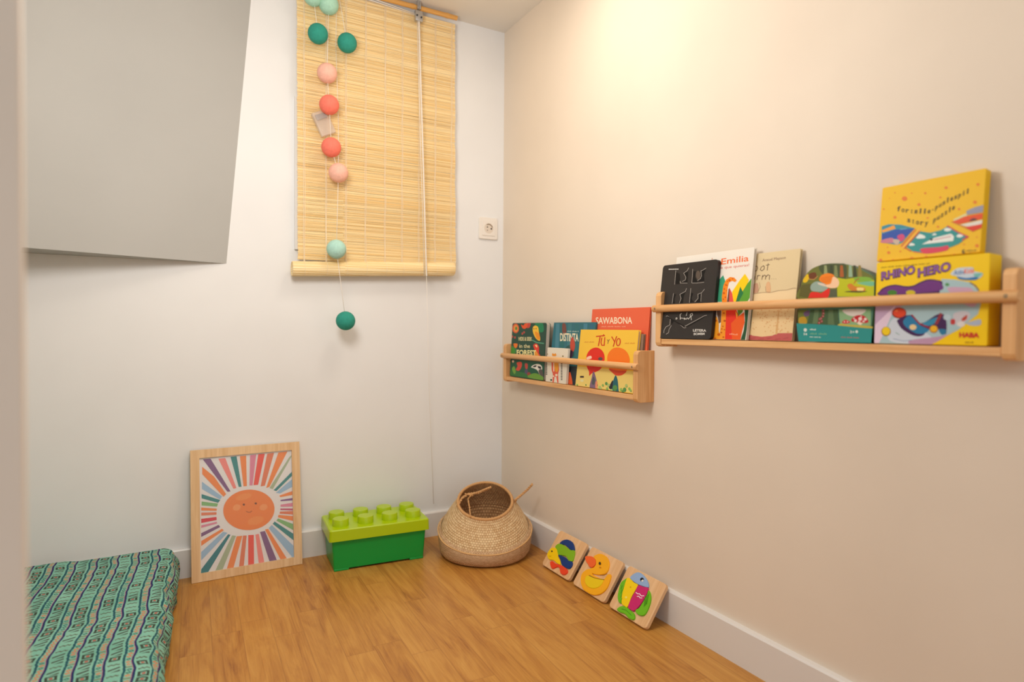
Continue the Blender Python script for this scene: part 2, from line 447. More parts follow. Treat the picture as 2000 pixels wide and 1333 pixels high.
# ------------------------------------------------------------------ string of cotton balls
YS = -0.078
sl = root('ball_light_string', 'hanging string light of green, pink and coral cotton balls before the bamboo blind', 'string light', Matrix.Translation((-0.64, YS, 1.79)))
def cotton(name, col):
    m, nt, b = nodes(name, 0.85); v = coord(nt); n = noise(nt, v, 60, 4, .6, 2.0)
    setc(nt, b, ramp(nt, n, [(0.3, tuple(int(c*.93) for c in col)), (0.7, col)])); bump(nt, b, n, .25, .001); return m
CT = {'mint': cotton('mint_cotton', (176, 222, 198)), 'teal': cotton('teal_cotton', (44, 152, 134)), 'pink': cotton('pink_cotton', (252, 192, 172)), 'coral': cotton('coral_cotton', (255, 128, 108)), 'aqua': cotton('aqua_cotton', (180, 224, 210))}
balls = [((612, -8), 'mint'), ((642, 9), 'mint'), ((621, 66), 'teal'), ((678, 84), 'teal'), ((639, 143), 'pink'), ((643, 205), 'coral'), ((647, 288), 'coral'), ((661, 338), 'pink'), ((657, 487), 'aqua'), ((675, 627), 'teal')]
BP = []
for q, c in balls:
    p = at(q, 1, YS); BP.append(p)
    g = G(); g.sphere((0, 0, 0), .0298, CT[c], 28, (1, 1, 1))
    o = g.build('cotton_ball', sl, smooth=True, M=Matrix.Translation(p), label={'mint': 'mint green', 'aqua': 'pale aqua', 'teal': 'dark teal', 'pink': 'pale pink', 'coral': 'coral red'}[c]+' cotton ball')
g = G()
def pull(a, b): g.tube([a, a.lerp(b, .5), b], .0008, M_CORD, 6)
topA = Vector((-.645, -.06, 1.80)); sB = [Vector((-.628, -.060, 1.80)), at((656, 90), 1, YS+.018), at((661, 240), 1, YS+.018), BP[7]]
for a, b in zip(sB, sB[1:]): pull(a, b)
for a, b in zip([topA]+[BP[i] for i in (1, 4, 5, 6, 7, 8, 9)], [BP[i] for i in (1, 4, 5, 6, 7, 8, 9)]): pull(a, b)
pull(topA, BP[0]); pull(BP[0], BP[2]); pull(sB[0], BP[3])
g.build('light_cord', sl, smooth=True, M=Matrix(), label='thin white cord')
bc = at((632, 241), 1, -.052)
Mb = Matrix.Translation(bc) @ Matrix.Rotation(math.radians(-26), 4, 'Y')
def pane(name, fac, tint, rough=.03):
    m, nt, b = nodes(name); o_ = nt.nodes['Material Output']; t_ = nt.nodes.new('ShaderNodeBsdfTransparent'); x_ = nt.nodes.new('ShaderNodeMixShader')
    b.inputs['Base Color'].default_value = rgb(*tint); b.inputs['Roughness'].default_value = rough
    x_.inputs[0].default_value = fac; nt.links.new(t_.outputs[0], x_.inputs[1]); nt.links.new(b.outputs[0], x_.inputs[2]); nt.links.new(x_.outputs[0], o_.inputs[0]); return m
M_CLR = pane('clear_plastic', .45, (226, 210, 196), .2)
bb = G().box((-.024, -.008, -.037), (.024, .010, .037), M_CLR, .003).build('battery_box', sl, smooth='auto', M=Mb, label='clear plastic battery box')
G().box((-.018, -.0095, .012), (.016, -.0078, .028), mat('battery_grey', (170, 160, 152), .4)).build('switch_label', bb, M=Mb)

# ------------------------------------------------------------------ wall socket
sx, sz = -.0655, 1.0975
ws = root('wall_socket', 'white square wall socket on the back wall near the corner', 'socket', Matrix.Translation((sx, 0, sz)))
M_PL = mat('white_plastic', (240, 234, 226), .3); M_DK = mat('socket_dark', (70, 62, 52), .6); M_PLS = mat('white_plastic_well', (226, 214, 200), .4)
Ms = Matrix.Translation((sx, 0, sz)) @ Matrix.Rotation(PI/2, 4, 'X')
G().prism(rrect(.075, .079, .005, 4, -.0375, -.0395), 0, .008, M_PL, inset=.0015).build('cover_plate', ws, smooth='auto', M=Ms)
G().prism(rrect(.052, .054, .003, 4, -.026, -.027), .008, .0105, M_PL, inset=.0008).build('socket_insert', ws, M=Ms)
g = G(); C20 = [(.0185*math.cos(2*PI*i/32), .0185*math.sin(2*PI*i/32)) for i in range(32)]
g.prism(C20, .0105, .0108, M_PLS); g.build('socket_well', ws, M=Ms)
g = G()
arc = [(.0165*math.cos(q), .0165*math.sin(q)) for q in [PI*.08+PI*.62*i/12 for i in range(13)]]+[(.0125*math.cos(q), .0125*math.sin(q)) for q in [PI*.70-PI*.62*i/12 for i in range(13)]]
g.prism(arc, .0108, .0112, mat('socket_shade', (150, 132, 112), .6))  # dark arc: shade inside the well put into the colour
for cx, cy, rr in ((-.006, .004, .0026), (.010, -.001, .0032), (-.006, -.0075, .0018)):
    g.prism([(cx+rr*math.cos(2*PI*i/12), cy+rr*math.sin(2*PI*i/12)) for i in range(12)], .0108, .0114, M_DK)
g.build('holes_and_shade', ws, M=Ms, label='dark pin holes and painted well shade')

# ------------------------------------------------------------------ sun picture
O = Vector((-1.036, -.069, 0.001)); Ux = Vector((.3045, .006, 0)).normalized()
tp = Vector((0, .045, .372)); V = (tp-Ux*tp.dot(Ux)).normalized(); FW, FH = .3045, .374
Mf = frame(O, Ux, V)
pf = root('framed_picture', 'oak framed rainbow sun picture standing on the floor against the back wall', 'picture', Mf)
g = G(); bw = .0235
outer = [(0, 0), (FW, 0), (FW, FH), (0, FH)]; inner = [(bw, bw), (FW-bw, bw), (FW-bw, FH-bw), (bw, FH-bw)]
for i in range(4):
    j = (i+1) % 4; a, b, c, d = outer[i], outer[j], inner[j], inner[i]
    g.prism([a, b, c, d], -.014, 0, M_FRM, inset=.0)
g.build('frame', pf)
PW, PH = FW-2*bw, FH-2*bw
pr = G().box((bw-.002, bw-.002, -.008), (FW-bw+.002, FH-bw+.002, -.006), mat('print_paper', (232, 230, 230), .35)).build('print_sheet', pf)
Mp = Mf @ Matrix.Translation((bw, bw, -.0058))
a = Art(Mp, PW, PH, (360, 850, .23256), .5)
oc = (238, 132, 52); TE = (40, 134, 136); TD = (10, 122, 132); PU = (126, 84, 134); PK = (242, 138, 130); SG = (168, 184, 152); RD = (236, 80, 62); SK = (154, 190, 220); OR = (240, 138, 62); CP = (226, 124, 82); PP = (222, 134, 162); GR = (128, 184, 118)
R = [((160, 205), (215, 200), (385, 475), (365, 478), PU), ((290, 200), (340, 195), (435, 448), (415, 452), PK), ((392, 185), (435, 180), (478, 436), (460, 438), TE),
 ((470, 178), (515, 175), (522, 430), (500, 432), OR), ((556, 170), (600, 165), (570, 424), (550, 425), PP), ((625, 162), (672, 158), (615, 420), (585, 422), RD), ((700, 158), (750, 150), (672, 428), (645, 432), CP),
 ((795, 148), (860, 140), (712, 438), (690, 445), OR), ((880, 190), (918, 150), (740, 455), (718, 448), SG), ((915, 300), (918, 328), (770, 472), (752, 466), TE), ((918, 365), (918, 425), (800, 492), (772, 488), SK),
 ((918, 470), (918, 500), (805, 522), (798, 512), OR), ((918, 530), (918, 548), (808, 556), (808, 548), (124, 76, 140)), ((918, 572), (918, 600), (808, 602), (808, 588), PP), ((918, 620), (918, 634), (806, 630), (806, 620), (196, 70, 110)),
 ((918, 642), (918, 668), (800, 660), (802, 646), CP), ((920, 686), (920, 722), (786, 690), (790, 674), OR), ((920, 755), (920, 800), (775, 718), (785, 704), GR), ((920, 838), (920, 885), (744, 745), (756, 730), TE),
 ((922, 945), (922, 1040), (712, 780), (732, 760), SK), ((862, 1048), (820, 1062), (680, 795), (700, 790), OR), ((778, 1068), (725, 1078), (640, 815), (672, 808), PU), ((672, 1088), (630, 1092), (600, 838), (622, 832), PK),
 ((582, 1108), (540, 1110), (542, 842), (578, 840), RD), ((495, 1118), (460, 1124), (496, 846), (520, 845), CP), ((405, 1130), (355, 1145), (445, 852), (482, 848), OR), ((310, 1150), (255, 1162), (405, 845), (430, 848), SG),
 ((185, 1178), (140, 1182), (142, 1130), (368, 835), (388, 840), TD), ((142, 1050), (142, 990), (330, 815), (358, 822), SK), ((142, 930), (142, 895), (318, 790), (330, 800), OR), ((142, 855), (142, 828), (290, 758), (300, 772), PU),
 ((142, 780), (142, 762), (272, 732), (276, 742), PP), ((142, 738), (142, 708), (270, 692), (272, 712), (218, 44, 62)), ((142, 676), (142, 655), (270, 652), (270, 668), CP), ((142, 634), (142, 612), (272, 622), (272, 636), OR),
 ((145, 590), (145, 562), (282, 580), (276, 600), GR), ((145, 530), (145, 500), (300, 550), (286, 568), TE), ((148, 450), (148, 398), (315, 520), (302, 540), SK), ((150, 330), (150, 268), (250, 350), (352, 498), (330, 520), OR)]
for rr in R:
    p = [Vector(q) for q in rr[:-1]]
    if len(p) == 4:
        m1, m2 = (p[0]+p[1])/2, (p[2]+p[3])/2; p = [m1+(p[0]-m1)*1.18, m1+(p[1]-m1)*1.18, m2+(p[2]-m2)*1.3, m2+(p[3]-m2)*1.3]
    a.P(rr[-1], [tuple(q) for q in p])
a.E(oc, 542, 630, 216, 170, -5, 40)
for cx, cy in ((440, 610), (665, 608)): a.E((242, 156, 88), cx, cy, 34, 26, -20)
a.E((240, 146, 66), 600, 720, 70, 34, -15); a.E((240, 146, 66), 500, 520, 70, 26, -15)
a.E((120, 62, 30), 500, 586, 10, 9); a.E((120, 62, 30), 600, 576, 10, 9); a.S((150, 76, 36), [(520, 642), (535, 650), (552, 650), (566, 640)], 5)
a.g.build('sun_print', pr, M=Mp, label='orange smiling sun with coloured rays')
Md = Mf.copy()
G().box((bw-.002, bw-.002, -.0044), (FW-bw+.002, FH-bw+.002, -.0034), pane('clear_acrylic', .05, (240, 244, 250), .05)).build('glazing', pf)

# ------------------------------------------------------------------ studded toy box
an = math.radians(-4.2)
Mx = Matrix.Translation((-.518, -.110, 0)) @ Matrix.Rotation(an, 4, 'Z')
tb = root('toy_storage_box', 'green studded brick-shaped storage box on the floor between picture and basket', 'storage box', Mx)
M_G1 = mat('green_plastic', (0, 158, 62), .32); M_G2 = mat('lime_plastic', (176, 204, 0), .30)
Lx, Ly = .143, .076
def taper(z0, z1, x0, y0, x1, y1, m, g, r=.006):
    a = rrect(2*x0, 2*y0, r, 4, -x0, -y0); b = rrect(2*x1, 2*y1, r, 4, -x1, -y1); n = len(a)
    vs = [(p[0], p[1], z0) for p in a]+[(p[0], p[1], z1) for p in b]
    g.add(vs, [(i, (i+1) % n, n+(i+1) % n, n+i) for i in range(n)]+[tuple(range(n, 2*n)), tuple(range(n))[::-1]], m)
g = G(); taper(.006, .100, Lx-.004, Ly-.004, Lx+.002, Ly+.001, M_G1, g)
for sx_ in (-1, 1):
    for sy_ in (-1, 1):
        cx, cy = sx_*(Lx-.027), sy_*(Ly-.016); g.box((cx-.022, cy-.0125, 0), (cx+.022, cy+.0125, .0065), M_G1, .0015)
g.build('box_body', tb, smooth='auto', label='dark green box body')
g = G(); taper(.094, .1255, Lx+.011, Ly+.010, Lx+.010, Ly+.009, M_G2, g, .007); g.v = [(x, y, z) for x, y, z in g.v]
taper(.1255, .1285, Lx+.010, Ly+.009, Lx+.0075, Ly+.0065, M_G2, g, .007)
ld = g.build('lid', tb, smooth='auto', label='lime green lid')
for i in range(4):
    for j in range(2):
        g = G(); vs = []; n = 28
        for rr, zz in ((.0245, .128), (.0240, .1475), (.0228, .1493), (.012, .1496)): vs += [(rr*math.cos(2*PI*k/n), rr*math.sin(2*PI*k/n), zz) for k in range(n)]
        g.add(vs, [(q*n+k, q*n+(k+1) % n, (q+1)*n+(k+1) % n, (q+1)*n+k) for q in range(3) for k in range(n)]+[tuple(3*n+k for k in range(n))], M_G2)
        g.build('stud', ld, smooth='auto', M=Mx @ Matrix.Translation(((i-1.5)*.0755, (j-.5)*.076, 0)))

# ------------------------------------------------------------------ basket
def weave(name, a, c, nu, pv, stren=.7, bumpd=.004):
    m, nt, b = nodes(name, .8); x, y, z = sep(nt, coord(nt, 'UV'))
    row = (y/pv).floor(); ph_ = x*nu+row*0.5; s1 = (ph_*PI).sin().abs(); s2 = ((y/pv)*PI).sin().abs()
    h = white(nt, comb(nt, ph_.floor(), row)); n = noise(nt, coord(nt), 9, 3); n2 = noise(nt, coord(nt), 300, 2)
    hh = s1.min(s2); f = hh*0.45+h*0.28+n*0.25+n2*0.12
    setc(nt, b, ramp(nt, f, [(0.2, a), (0.8, c)])); bump(nt, b, hh+n2*.3, stren, bumpd); return m
M_SEA = weave('seagrass_weave', (200, 152, 98), (252, 222, 174), 96, .0075)
M_SEAB = weave('seagrass_weave_fine', (176, 132, 90), (230, 194, 152), 120, .0045, .5)
M_ROPE = mat('seagrass_rope', (214, 164, 108), .8)
dcam = Vector((.453, .891, 0)).normalized(); sid = Vector((.891, -.453, 0)).normalized(); BC = Vector((-.192, -.243, 0))
def ring(rd, zc, tau, n=96, off=0.0, wob=0.0):
    t = math.radians(tau); e1 = dcam*math.cos(t)+Vector((0, 0, math.sin(t))); out = []
    for k in range(n):
        q = 2*PI*k/n; w = 1+wob*math.sin(3*q+1)+wob*.6*math.sin(5*q)
        out.append(BC+dcam*off+Vector((0, 0, zc))+rd*w*(math.cos(q)*e1+math.sin(q)*sid))
    return out
def lathe(rings, m, g, flip=False, cap=False, v0=0):
    n = len(rings[0]); vs = [p for r_ in rings for p in r_]; fs = []; uv = []; vv = [v0]
    for a_, b_ in zip(rings, rings[1:]): vv.append(vv[-1]+sum((a_[k]-b_[k]).length for k in range(0, n, 8))/(n/8))
    for i in range(len(rings)-1):
        for k in range(n):
            f = (i*n+k, (i+1)*n+k, (i+1)*n+(k+1) % n, i*n+(k+1) % n)
            u_ = ((k/n, vv[i]), (k/n, vv[i+1]), ((k+1)/n, vv[i+1]), ((k+1)/n, vv[i]))
            if flip: f = f[::-1]; u_ = u_[::-1]
            fs.append(f); uv.append(u_)
    if cap: fs.append(tuple(range(n))[::-1] if flip else tuple(range(n))); uv.append(tuple((0, 0) for _ in range(n)))
    g.add(vs, fs, m, uv)
bk = root('seagrass_basket', 'woven seagrass belly basket folded in half beside the corner', 'basket', Matrix.Translation(BC))
low = [(.128, .002, 0), (.138, .006, 0), (.1455, .018, 0), (.1485, .034, 3), (.151, .056, 9), (.1525, .074, 13), (.152, .084, 15), (.149, .090, 15.5), (.143, .0925, 16)]
upr = [(.142, .091, 16), (.139, .098, 16.5), (.1335, .108, 18), (.125, .122, 20), (.114, .137, 22), (.103, .151, 24), (.094, .163, 26), (.0905, .170, 26)]
inn = [(.0855, .169, 26), (.090, .160, 26), (.108, .137, 22), (.127, .108, 18), (.138, .088, 15), (.135, .075, 13), (.136, .035, 3), (.128, .012, 0), (.06, .010, 0)]
g = G(); lathe([ring(r_, z_, t_, wob=.006) for r_, z_, t_ in low], M_SEAB, g, flip=True, cap=False)
g.add(ring(.128, .002, 0, wob=.006), [tuple(range(96))], M_SEAB); g.build('basket_base', bk, smooth=True, M=Matrix())
g = G(); lathe([ring(r_, z_, t_, wob=.006) for r_, z_, t_ in upr], M_SEA, g, flip=True); g.build('basket_upper', bk, smooth=True, M=Matrix())
M_SEAI = weave('seagrass_weave_shaded', (166, 116, 70), (228, 180, 126), 90, .007)  # darker copy of the weave, shade inside the basket put into its colour
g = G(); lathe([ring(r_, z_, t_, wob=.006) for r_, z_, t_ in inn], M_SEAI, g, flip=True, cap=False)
g.add(ring(.06, .010, 0, wob=.006), [tuple(range(96))], M_SEAI); g.build('basket_lining', bk, smooth=True, M=Matrix(), label='woven inside of the basket with shade in its colour')
g = G(); rp = ring(.088, .1715, 26, 160, wob=.006); rp.append(rp[0]); twist(g, rp, .0028, M_ROPE, .016, 3, 6, .0026)
g.build('rim', bk, smooth=True, M=Matrix(), label='braided rim')
rg = ring(.152, .084, 15, 200, wob=.006); rg.append(rg[0]); g = G(); twist(g, rg, .0016, mat('seagrass_light', (232, 186, 126), .8), .010, 2, 5, .0014)
g.build('waist_braid', bk, smooth=True, M=Matrix(), label='pale braid round the fold')
def onbk(q, dd=0.0):
    d = ray(q); P0 = BC+dcam*dd; return CAM+d*((P0-CAM).dot(dcam)/d.dot(dcam))
g = G()
twist(g, [onbk((893, 990), -.02), onbk((903, 973), -.01), onbk((914, 966), -.01), onbk((935, 963), -.02), onbk((959, 952), -.03)], .0026, M_ROPE, .018, 2, 6, .0022)
twist(g, [onbk((959, 952), -.03), onbk((940, 959), -.035), onbk((922, 966), -.035), onbk((914, 975), -.03), onbk((917, 992), -.05), onbk((919, 1011), -.075)], .0016, M_ROPE, .014, 2, 5, .0013)
twist(g, [onbk((908, 965), -.01), onbk((924, 969), -.02)], .0016, M_ROPE, .014, 2, 5, .0014)
g.build('handle', bk, smooth=True, M=Matrix(), label='left rope handle leaning over the opening')
g = G()
twist(g, [onbk((1002, 996), 0.0), onbk((1008, 975), .01), onbk((1020, 966), .015), onbk((1030, 957), .01), onbk((1040, 946), 0.0)], .0026, M_ROPE, .018, 2, 6, .0022)
twist(g, [onbk((1005, 978), 0.0), onbk((1016, 970), .015)], .0022, M_ROPE, .018, 2, 6, .0022)
g.build('handle', bk, smooth=True, M=Matrix(), label='right rope handle sticking up')

# ------------------------------------------------------------------ wooden puzzles on the right baseboard
def puzzle(name, label, y0, y1, pieces, deco):
    xb, hL, t = .090, .1175, .010
    tx, tz = xb-.022, .096; V = Vector((tx, 0, tz)).normalized(); U = Vector((0, -1, 0)); N = U.cross(V)
    O = Vector((-xb, y0, t*N.z+.0003))
    M_ = frame(O, U, V); w = y0-y1
    r_ = root(name, label, 'puzzle', M_, None)
    G().prism(rrect(w, hL, .010, 5), -t, 0, M_PLY, inset=.0012).build('puzzle_board', r_, smooth='auto')
    aa = Art(M_, w, hL, (1040, 1020, .17252), .35); last = None
    for lab, col, pts, hgt in pieces:
        pp = clip(smooth_poly([aa.uv(p) for p in pts], 4), w, hL, .001)
        last = G().prism(pp, 0, hgt, ink(col, .35), inset=.0009).build('puzzle_piece', r_, smooth='auto', label=lab)
    zt = max(p[3] for p in pieces)
    aa = Art(M_ @ Matrix.Translation((0, 0, zt)), w, hL, (1040, 1020, .17252), .35); deco(aa)
    aa.g.build('printed_marks', r_, M=M_ @ Matrix.Translation((0, 0, zt)))
    return r_
GN = (132, 184, 20); NV = (14, 56, 124); YL = (250, 208, 0); RO = (240, 72, 36)
puzzle('wooden_puzzle', 'wooden puzzle board with a yellow-headed blue and green striped fish', -.427, -.572, [
 ('navy back', NV, [(315, 255), (345, 218), (395, 205), (440, 220), (470, 255), (484, 325), (440, 322), (405, 292), (370, 265)], .004),
 ('green stripe', GN, [(265, 285), (310, 250), (370, 275), (405, 300), (440, 325), (484, 330), (478, 400), (458, 452), (415, 440), (390, 400), (345, 385), (300, 375), (285, 325)], .004),
 ('navy belly', NV, [(300, 380), (345, 392), (388, 412), (412, 445), (456, 458), (455, 500), (425, 535), (385, 525), (340, 490), (325, 440)], .004),
 ('yellow head', YL, [(175, 380), (195, 330), (240, 295), (285, 315), (298, 370), (300, 410), (325, 450), (322, 490), (280, 470), (245, 440), (195, 430)], .0042),
 ('red tail', RO, [(208, 460), (235, 450), (265, 475), (310, 490), (350, 505), (400, 545), (398, 585), (360, 605), (325, 585), (315, 535), (290, 515), (235, 535), (212, 505)], .004)],
 lambda a: (a.E((40, 40, 30), 220, 333, 9, 10), a.S((190, 140, 0), [(185, 385), (200, 392), (212, 384)], 5)))
OG = (252, 178, 16)
puzzle('wooden_puzzle', 'wooden puzzle board with a yellow duck, middle board of the row', -.592, -.736, [
 ('orange beak', (246, 104, 40), [(608, 400), (650, 395), (690, 402), (722, 440), (722, 485), (690, 520), (655, 515), (640, 490), (615, 450)], .005),
 ('duck head', OG, [(700, 400), (750, 370), (800, 372), (850, 405), (876, 470), (868, 540), (835, 590), (770, 605), (700, 595), (660, 570), (660, 535), (700, 522), (726, 485), (724, 440)], .004),
 ('duck body', OG, [(655, 540), (600, 560), (562, 610), (555, 690), (585, 770), (640, 815), (710, 835), (780, 820), (840, 770), (875, 700), (897, 610), (860, 602), (815, 655), (740, 630), (690, 600)], .0042),
 ('yellow wing', (240, 206, 10), [(632, 615), (680, 632), (745, 648), (815, 660), (800, 710), (760, 748), (700, 762), (645, 745), (610, 700), (608, 650)], .0055)],
 lambda a: (a.E((60, 46, 20), 762, 470, 13, 17), a.E((200, 130, 20), 765, 515, 10, 8), a.S((120, 84, 20), [(640, 605), (700, 635), (760, 648), (812, 655)], 6), a.S((120, 84, 20), [(770, 605), (810, 605), (845, 590)], 6)))
GL = (112, 192, 22)
puzzle('wooden_puzzle', 'wooden puzzle board with a blue, yellow and pink fish, nearest to the camera', -.756, -.900, [
 ('green back fin', GL, [(1085, 645), (1040, 665), (1005, 700), (985, 770), (972, 850), (985, 915), (1025, 920), (1022, 840), (1040, 750)], .0035),
 ('pale blue head', (150, 180, 222), [(1115, 640), (1150, 600), (1200, 578), (1245, 592), (1290, 640), (1320, 700), (1318, 748), (1265, 738), (1205, 715), (1150, 680)], .0045),
 ('yellow flank', (250, 214, 0), [(1080, 645), (1120, 655), (1160, 695), (1205, 722), (1170, 790), (1130, 860), (1085, 970), (1050, 960), (1020, 930), (1022, 840), (1045, 750)], .0045),
 ('magenta flank', (206, 36, 112), [(1208, 725), (1262, 742), (1318, 755), (1305, 820), (1262, 900), (1210, 970), (1160, 1015), (1125, 1005), (1092, 970), (1130, 870), (1172, 795)], .0045),
 ('green belly fin', GL, [(1322, 780), (1345, 830), (1345, 900), (1320, 985), (1280, 1055), (1235, 1068), (1190, 1045), (1175, 1005), (1215, 980), (1265, 905), (1305, 830)], .004),
 ('green tail', GL, [(1035, 960), (1080, 975), (1120, 1010), (1160, 1050), (1165, 1100), (1140, 1115), (1095, 1095), (1055, 1050), (1000, 1030), (965, 1000), (990, 970)], .004)],
 lambda a: (a.E((30, 30, 40), 1240, 655, 22, 24), a.E((240, 240, 245), 1243, 664, 14, 13), a.E((30, 30, 40), 1236, 654, 9, 10), a.S((250, 235, 240), [(1172, 800), (1190, 815), (1212, 815), (1232, 840), (1262, 838)], 9),
            a.S((250, 235, 240), [(1185, 845), (1205, 842), (1218, 862), (1240, 862)], 8), a.E((220, 160, 0), 1110, 740, 9, 9), a.E((250, 236, 120), 1060, 855, 12, 12), a.E((200, 60, 60), 1172, 855, 9, 9),
            [a.S((70, 150, 20), [(1275+i*14, 850+i*-12), (1262+i*10, 960-i*10)], 5) for i in range(4)], [a.S((70, 150, 20), [(1015, 720+i*48), (1000, 760+i*48)], 5) for i in range(4)], a.S((70, 150, 20), [(1010, 985), (1060, 1000), (1120, 1060)], 5)))

# ------------------------------------------------------------------ floor mattress
def fabric():
    m, nt, b = nodes('printed_cotton', .85); x, y, z = sep(nt, coord(nt, 'UV'))
    P_ = .0465; wob = noise(nt, comb(nt, x*.35, y, 2.0), 24, 3)*.006-.003
    xx = x+wob; per = (xx/P_).floor(); u = (xx/P_).frac()
    base = ramp(nt, noise(nt, comb(nt, x, y), 12, 2), [(0.3, (112, 174, 154)), (0.7, (136, 194, 174))])
    def cell(c0, c1, pitch, seed):
        uu = (u-(c0+c1)/2)/(c1-c0)                    # -.5 .. .5 across the band
        yy = y/pitch+white(nt, comb(nt, per, seed))*3.0; k = yy.floor(); v = yy.frac()-.5
        hA = white(nt, comb(nt, per+seed, k)); hB = white(nt, comb(nt, per+seed*2+7.3, k)); return uu, v, hA, hB, uu.abs().lt(.5)
    uu, v, hA, hB, inb = cell(.47, .97, .0215, 11.0)
    d = (uu.abs()*1.05).max(v.abs()); d2 = uu.abs()+v.abs()
    ringm = d.gt(.22)*d.lt(.42); dot = d.lt(.13)
    bars = ((uu*5.0+v*11.0).sin()).gt(.25)*d.lt(.42)
    zig = ((v*3.0+(uu*3.0-(uu*3.0).floor()-.5).abs()).abs().lt(.25))*uu.abs().lt(.42)
    c = mix(nt, inb*hA.lt(.38)*ringm, base, (48, 66, 52)); c = mix(nt, inb*hA.lt(.38)*dot, c, (178, 62, 48))
    c = mix(nt, inb*hA.gt(.38)*hA.lt(.74)*bars, c, (56, 50, 40)); c = mix(nt, inb*hA.gt(.74)*zig, c, (82, 76, 54))
    uu, v, hA, hB, inb = cell(.11, .33, .0105, 23.0)
    
    rg_ = (uu.abs()+v.abs()); k1 = rg_.gt(.20)*rg_.lt(.46)
    c = mix(nt, inb*k1*hB.lt(.45), c, (214, 110, 50)); c = mix(nt, inb*k1*hB.gt(.45)*hB.lt(.7), c, (12, 96, 84)); c = mix(nt, inb*v.abs().lt(.16)*hB.gt(.7), c, (120, 104, 60))
    tw = noise(nt, comb(nt, x*0.0, y, 5.0), 130, 2)*.10
    c = mix(nt, (u+tw-.05-.385).abs().lt(.046), c, (10, 80, 92)); c = mix(nt, ((u-.03).abs()).lt(.066), c, (16, 36, 92))
    c = mix(nt, ((u-.096).abs()).lt(.012), c, (176, 116, 136))
    setc(nt, b, c); bump(nt, b, noise(nt, coord(nt, 'UV'), 90, 3), .35, .0015); return m
M_FAB = fabric()
mt = root('floor_mattress', 'folded floor mattress in mint cotton with navy stripes at the left', 'mattress', Matrix.Translation((-1.5, -.6, 0)))
prof = [(-.004, .004), (.0, .012)]; HT = .112
for i in range(9):
    q = PI/2*i/8; prof.append((.004-.034+.034*math.cos(q)-.0, HT-.045+.045*math.sin(q)))
prof = [(-.010, .002), (-.003, .010), (.001, .028), (.003, .045)]+[(-.030+.034*math.cos(PI/2*i/10), .060+.052*math.sin(PI/2*i/10)) for i in range(1, 11)]
prof += [(-.03-.025*i, HT) for i in range(1, 36)]
ny = 110; YA, YZ = -.020, -1.22; vs = []; uvs = []; n = len(prof); ar = [0]
for a_, b_ in zip(prof, prof[1:]): ar.append(ar[-1]+math.dist(a_, b_))
from mathutils import noise as MN
for j in range(ny+1):
    y = YA+(YZ-YA)*j/ny; ed = min((YA-y)/.045, (y-YZ)/.045, 1.0); sc = math.sin(PI/2*max(ed, 0)); sc = .45+.55*sc
    xe = -1.067-.066*max(0, (YA-y))+.003*math.sin(y*23)
    for i, (px, pz) in enumerate(prof):
        nz = MN.noise(Vector((px*14, y*11, 1)))*.0035+MN.noise(Vector((px*40, y*36, 4)))*.0022
        side = 1.0 if px > -.05 else .35
        hz = max(.001, pz*sc+(nz*side if pz > .01 else 0)); 
        if px < -.25: hz += .004
        vs.append((xe+px+(MN.noise(Vector((y*30, pz*50, 9)))*.007*side if pz > .008 else 0), y, hz))
f_ = []; u_ = []
for j in range(ny):
    for i in range(n-1):
        f_.append((j*n+i, j*n+i+1, (j+1)*n+i+1, (j+1)*n+i)); yy = [YA+(YZ-YA)*k/ny for k in (j, j, j+1, j+1)]
        u_.append(((ar[i], yy[0]), (ar[i+1], yy[1]), (ar[i+1], yy[2]), (ar[i], yy[3])))
g = G(); g.add(vs, f_, M_FAB, u_)
bsv = len(g.v)
g.f.append(tuple(range(n))[::-1]+()); g.m.append(0); g.uv.append(tuple((ar[i], 0) for i in range(n))[::-1])
g.f.append(tuple(ny*n+i for i in range(n))); g.m.append(0); g.uv.append(tuple((ar[i], 0) for i in range(n)))
g.build('mattress_cover', mt, smooth=True, M=Matrix())

# ------------------------------------------------------------------ wall racks
def rack(name, label, y0, y1, z0):           # y0 far end, y1 near end (more negative)
    M_ = Matrix.Translation((0, y0, z0)); r_ = root(name, label, 'wall rack', M_)
    t, D, hh = .018, .056, .133
    def prof_(s):
        return [(0, 0), (-D+.010, 0), (-D+.003, .003), (-D, .010), (-D, hh-.010), (-D+.003, hh-.003), (-D+.010, hh), (0, hh)]
    for ya in (y0, y1+t):
        g = G(); p = prof_(0); k = len(p); vs = [(x, yy, z0+zz) for yy in (ya, ya-t) for x, zz in p]
        g.add(vs, [(i, k+i, k+(i+1) % k, (i+1) % k) for i in range(k)]+[tuple(range(k)), tuple(range(k, 2*k))[::-1]], M_PINEV)
        g.build('end_board', r_, M=Matrix(), bevel=.0012)
    G().box((-D+.002, y1+t+.0003, z0+.006), (0, y0-t-.0003, z0+.019), M_PINE, .001).build('shelf_board', r_, M=Matrix())
    zr = z0+.092
    G().tube([(-D-.0030, y0+.004, zr), (-D-.0030, y0+.002, zr), (-D-.0030, y1-.002, zr), (-D-.0030, y1-.004, zr)], [.0075, .0088, .0088, .0075], M_PINE, 24).build('front_rail', r_, smooth='auto', M=Matrix())
    for ya in (y0-t/2, y1+t/2):
        G().tube([(-D-.0112, ya, zr), (-D-.0124, ya, zr)], [.0032, .0022], mat('screw_steel', (150, 130, 104), .4, .6), 12).build('screw', r_, M=Matrix())
    return r_
rack('wall_rack', 'lower birch book rack on the right wall, nearest to the corner', -.110, -.822, .545)
rack('wall_rack', 'upper birch book rack on the right wall, nearer and higher than the other', -.885, -1.621, .691)
ZL, ZU = .545+.0192, .691+.0192
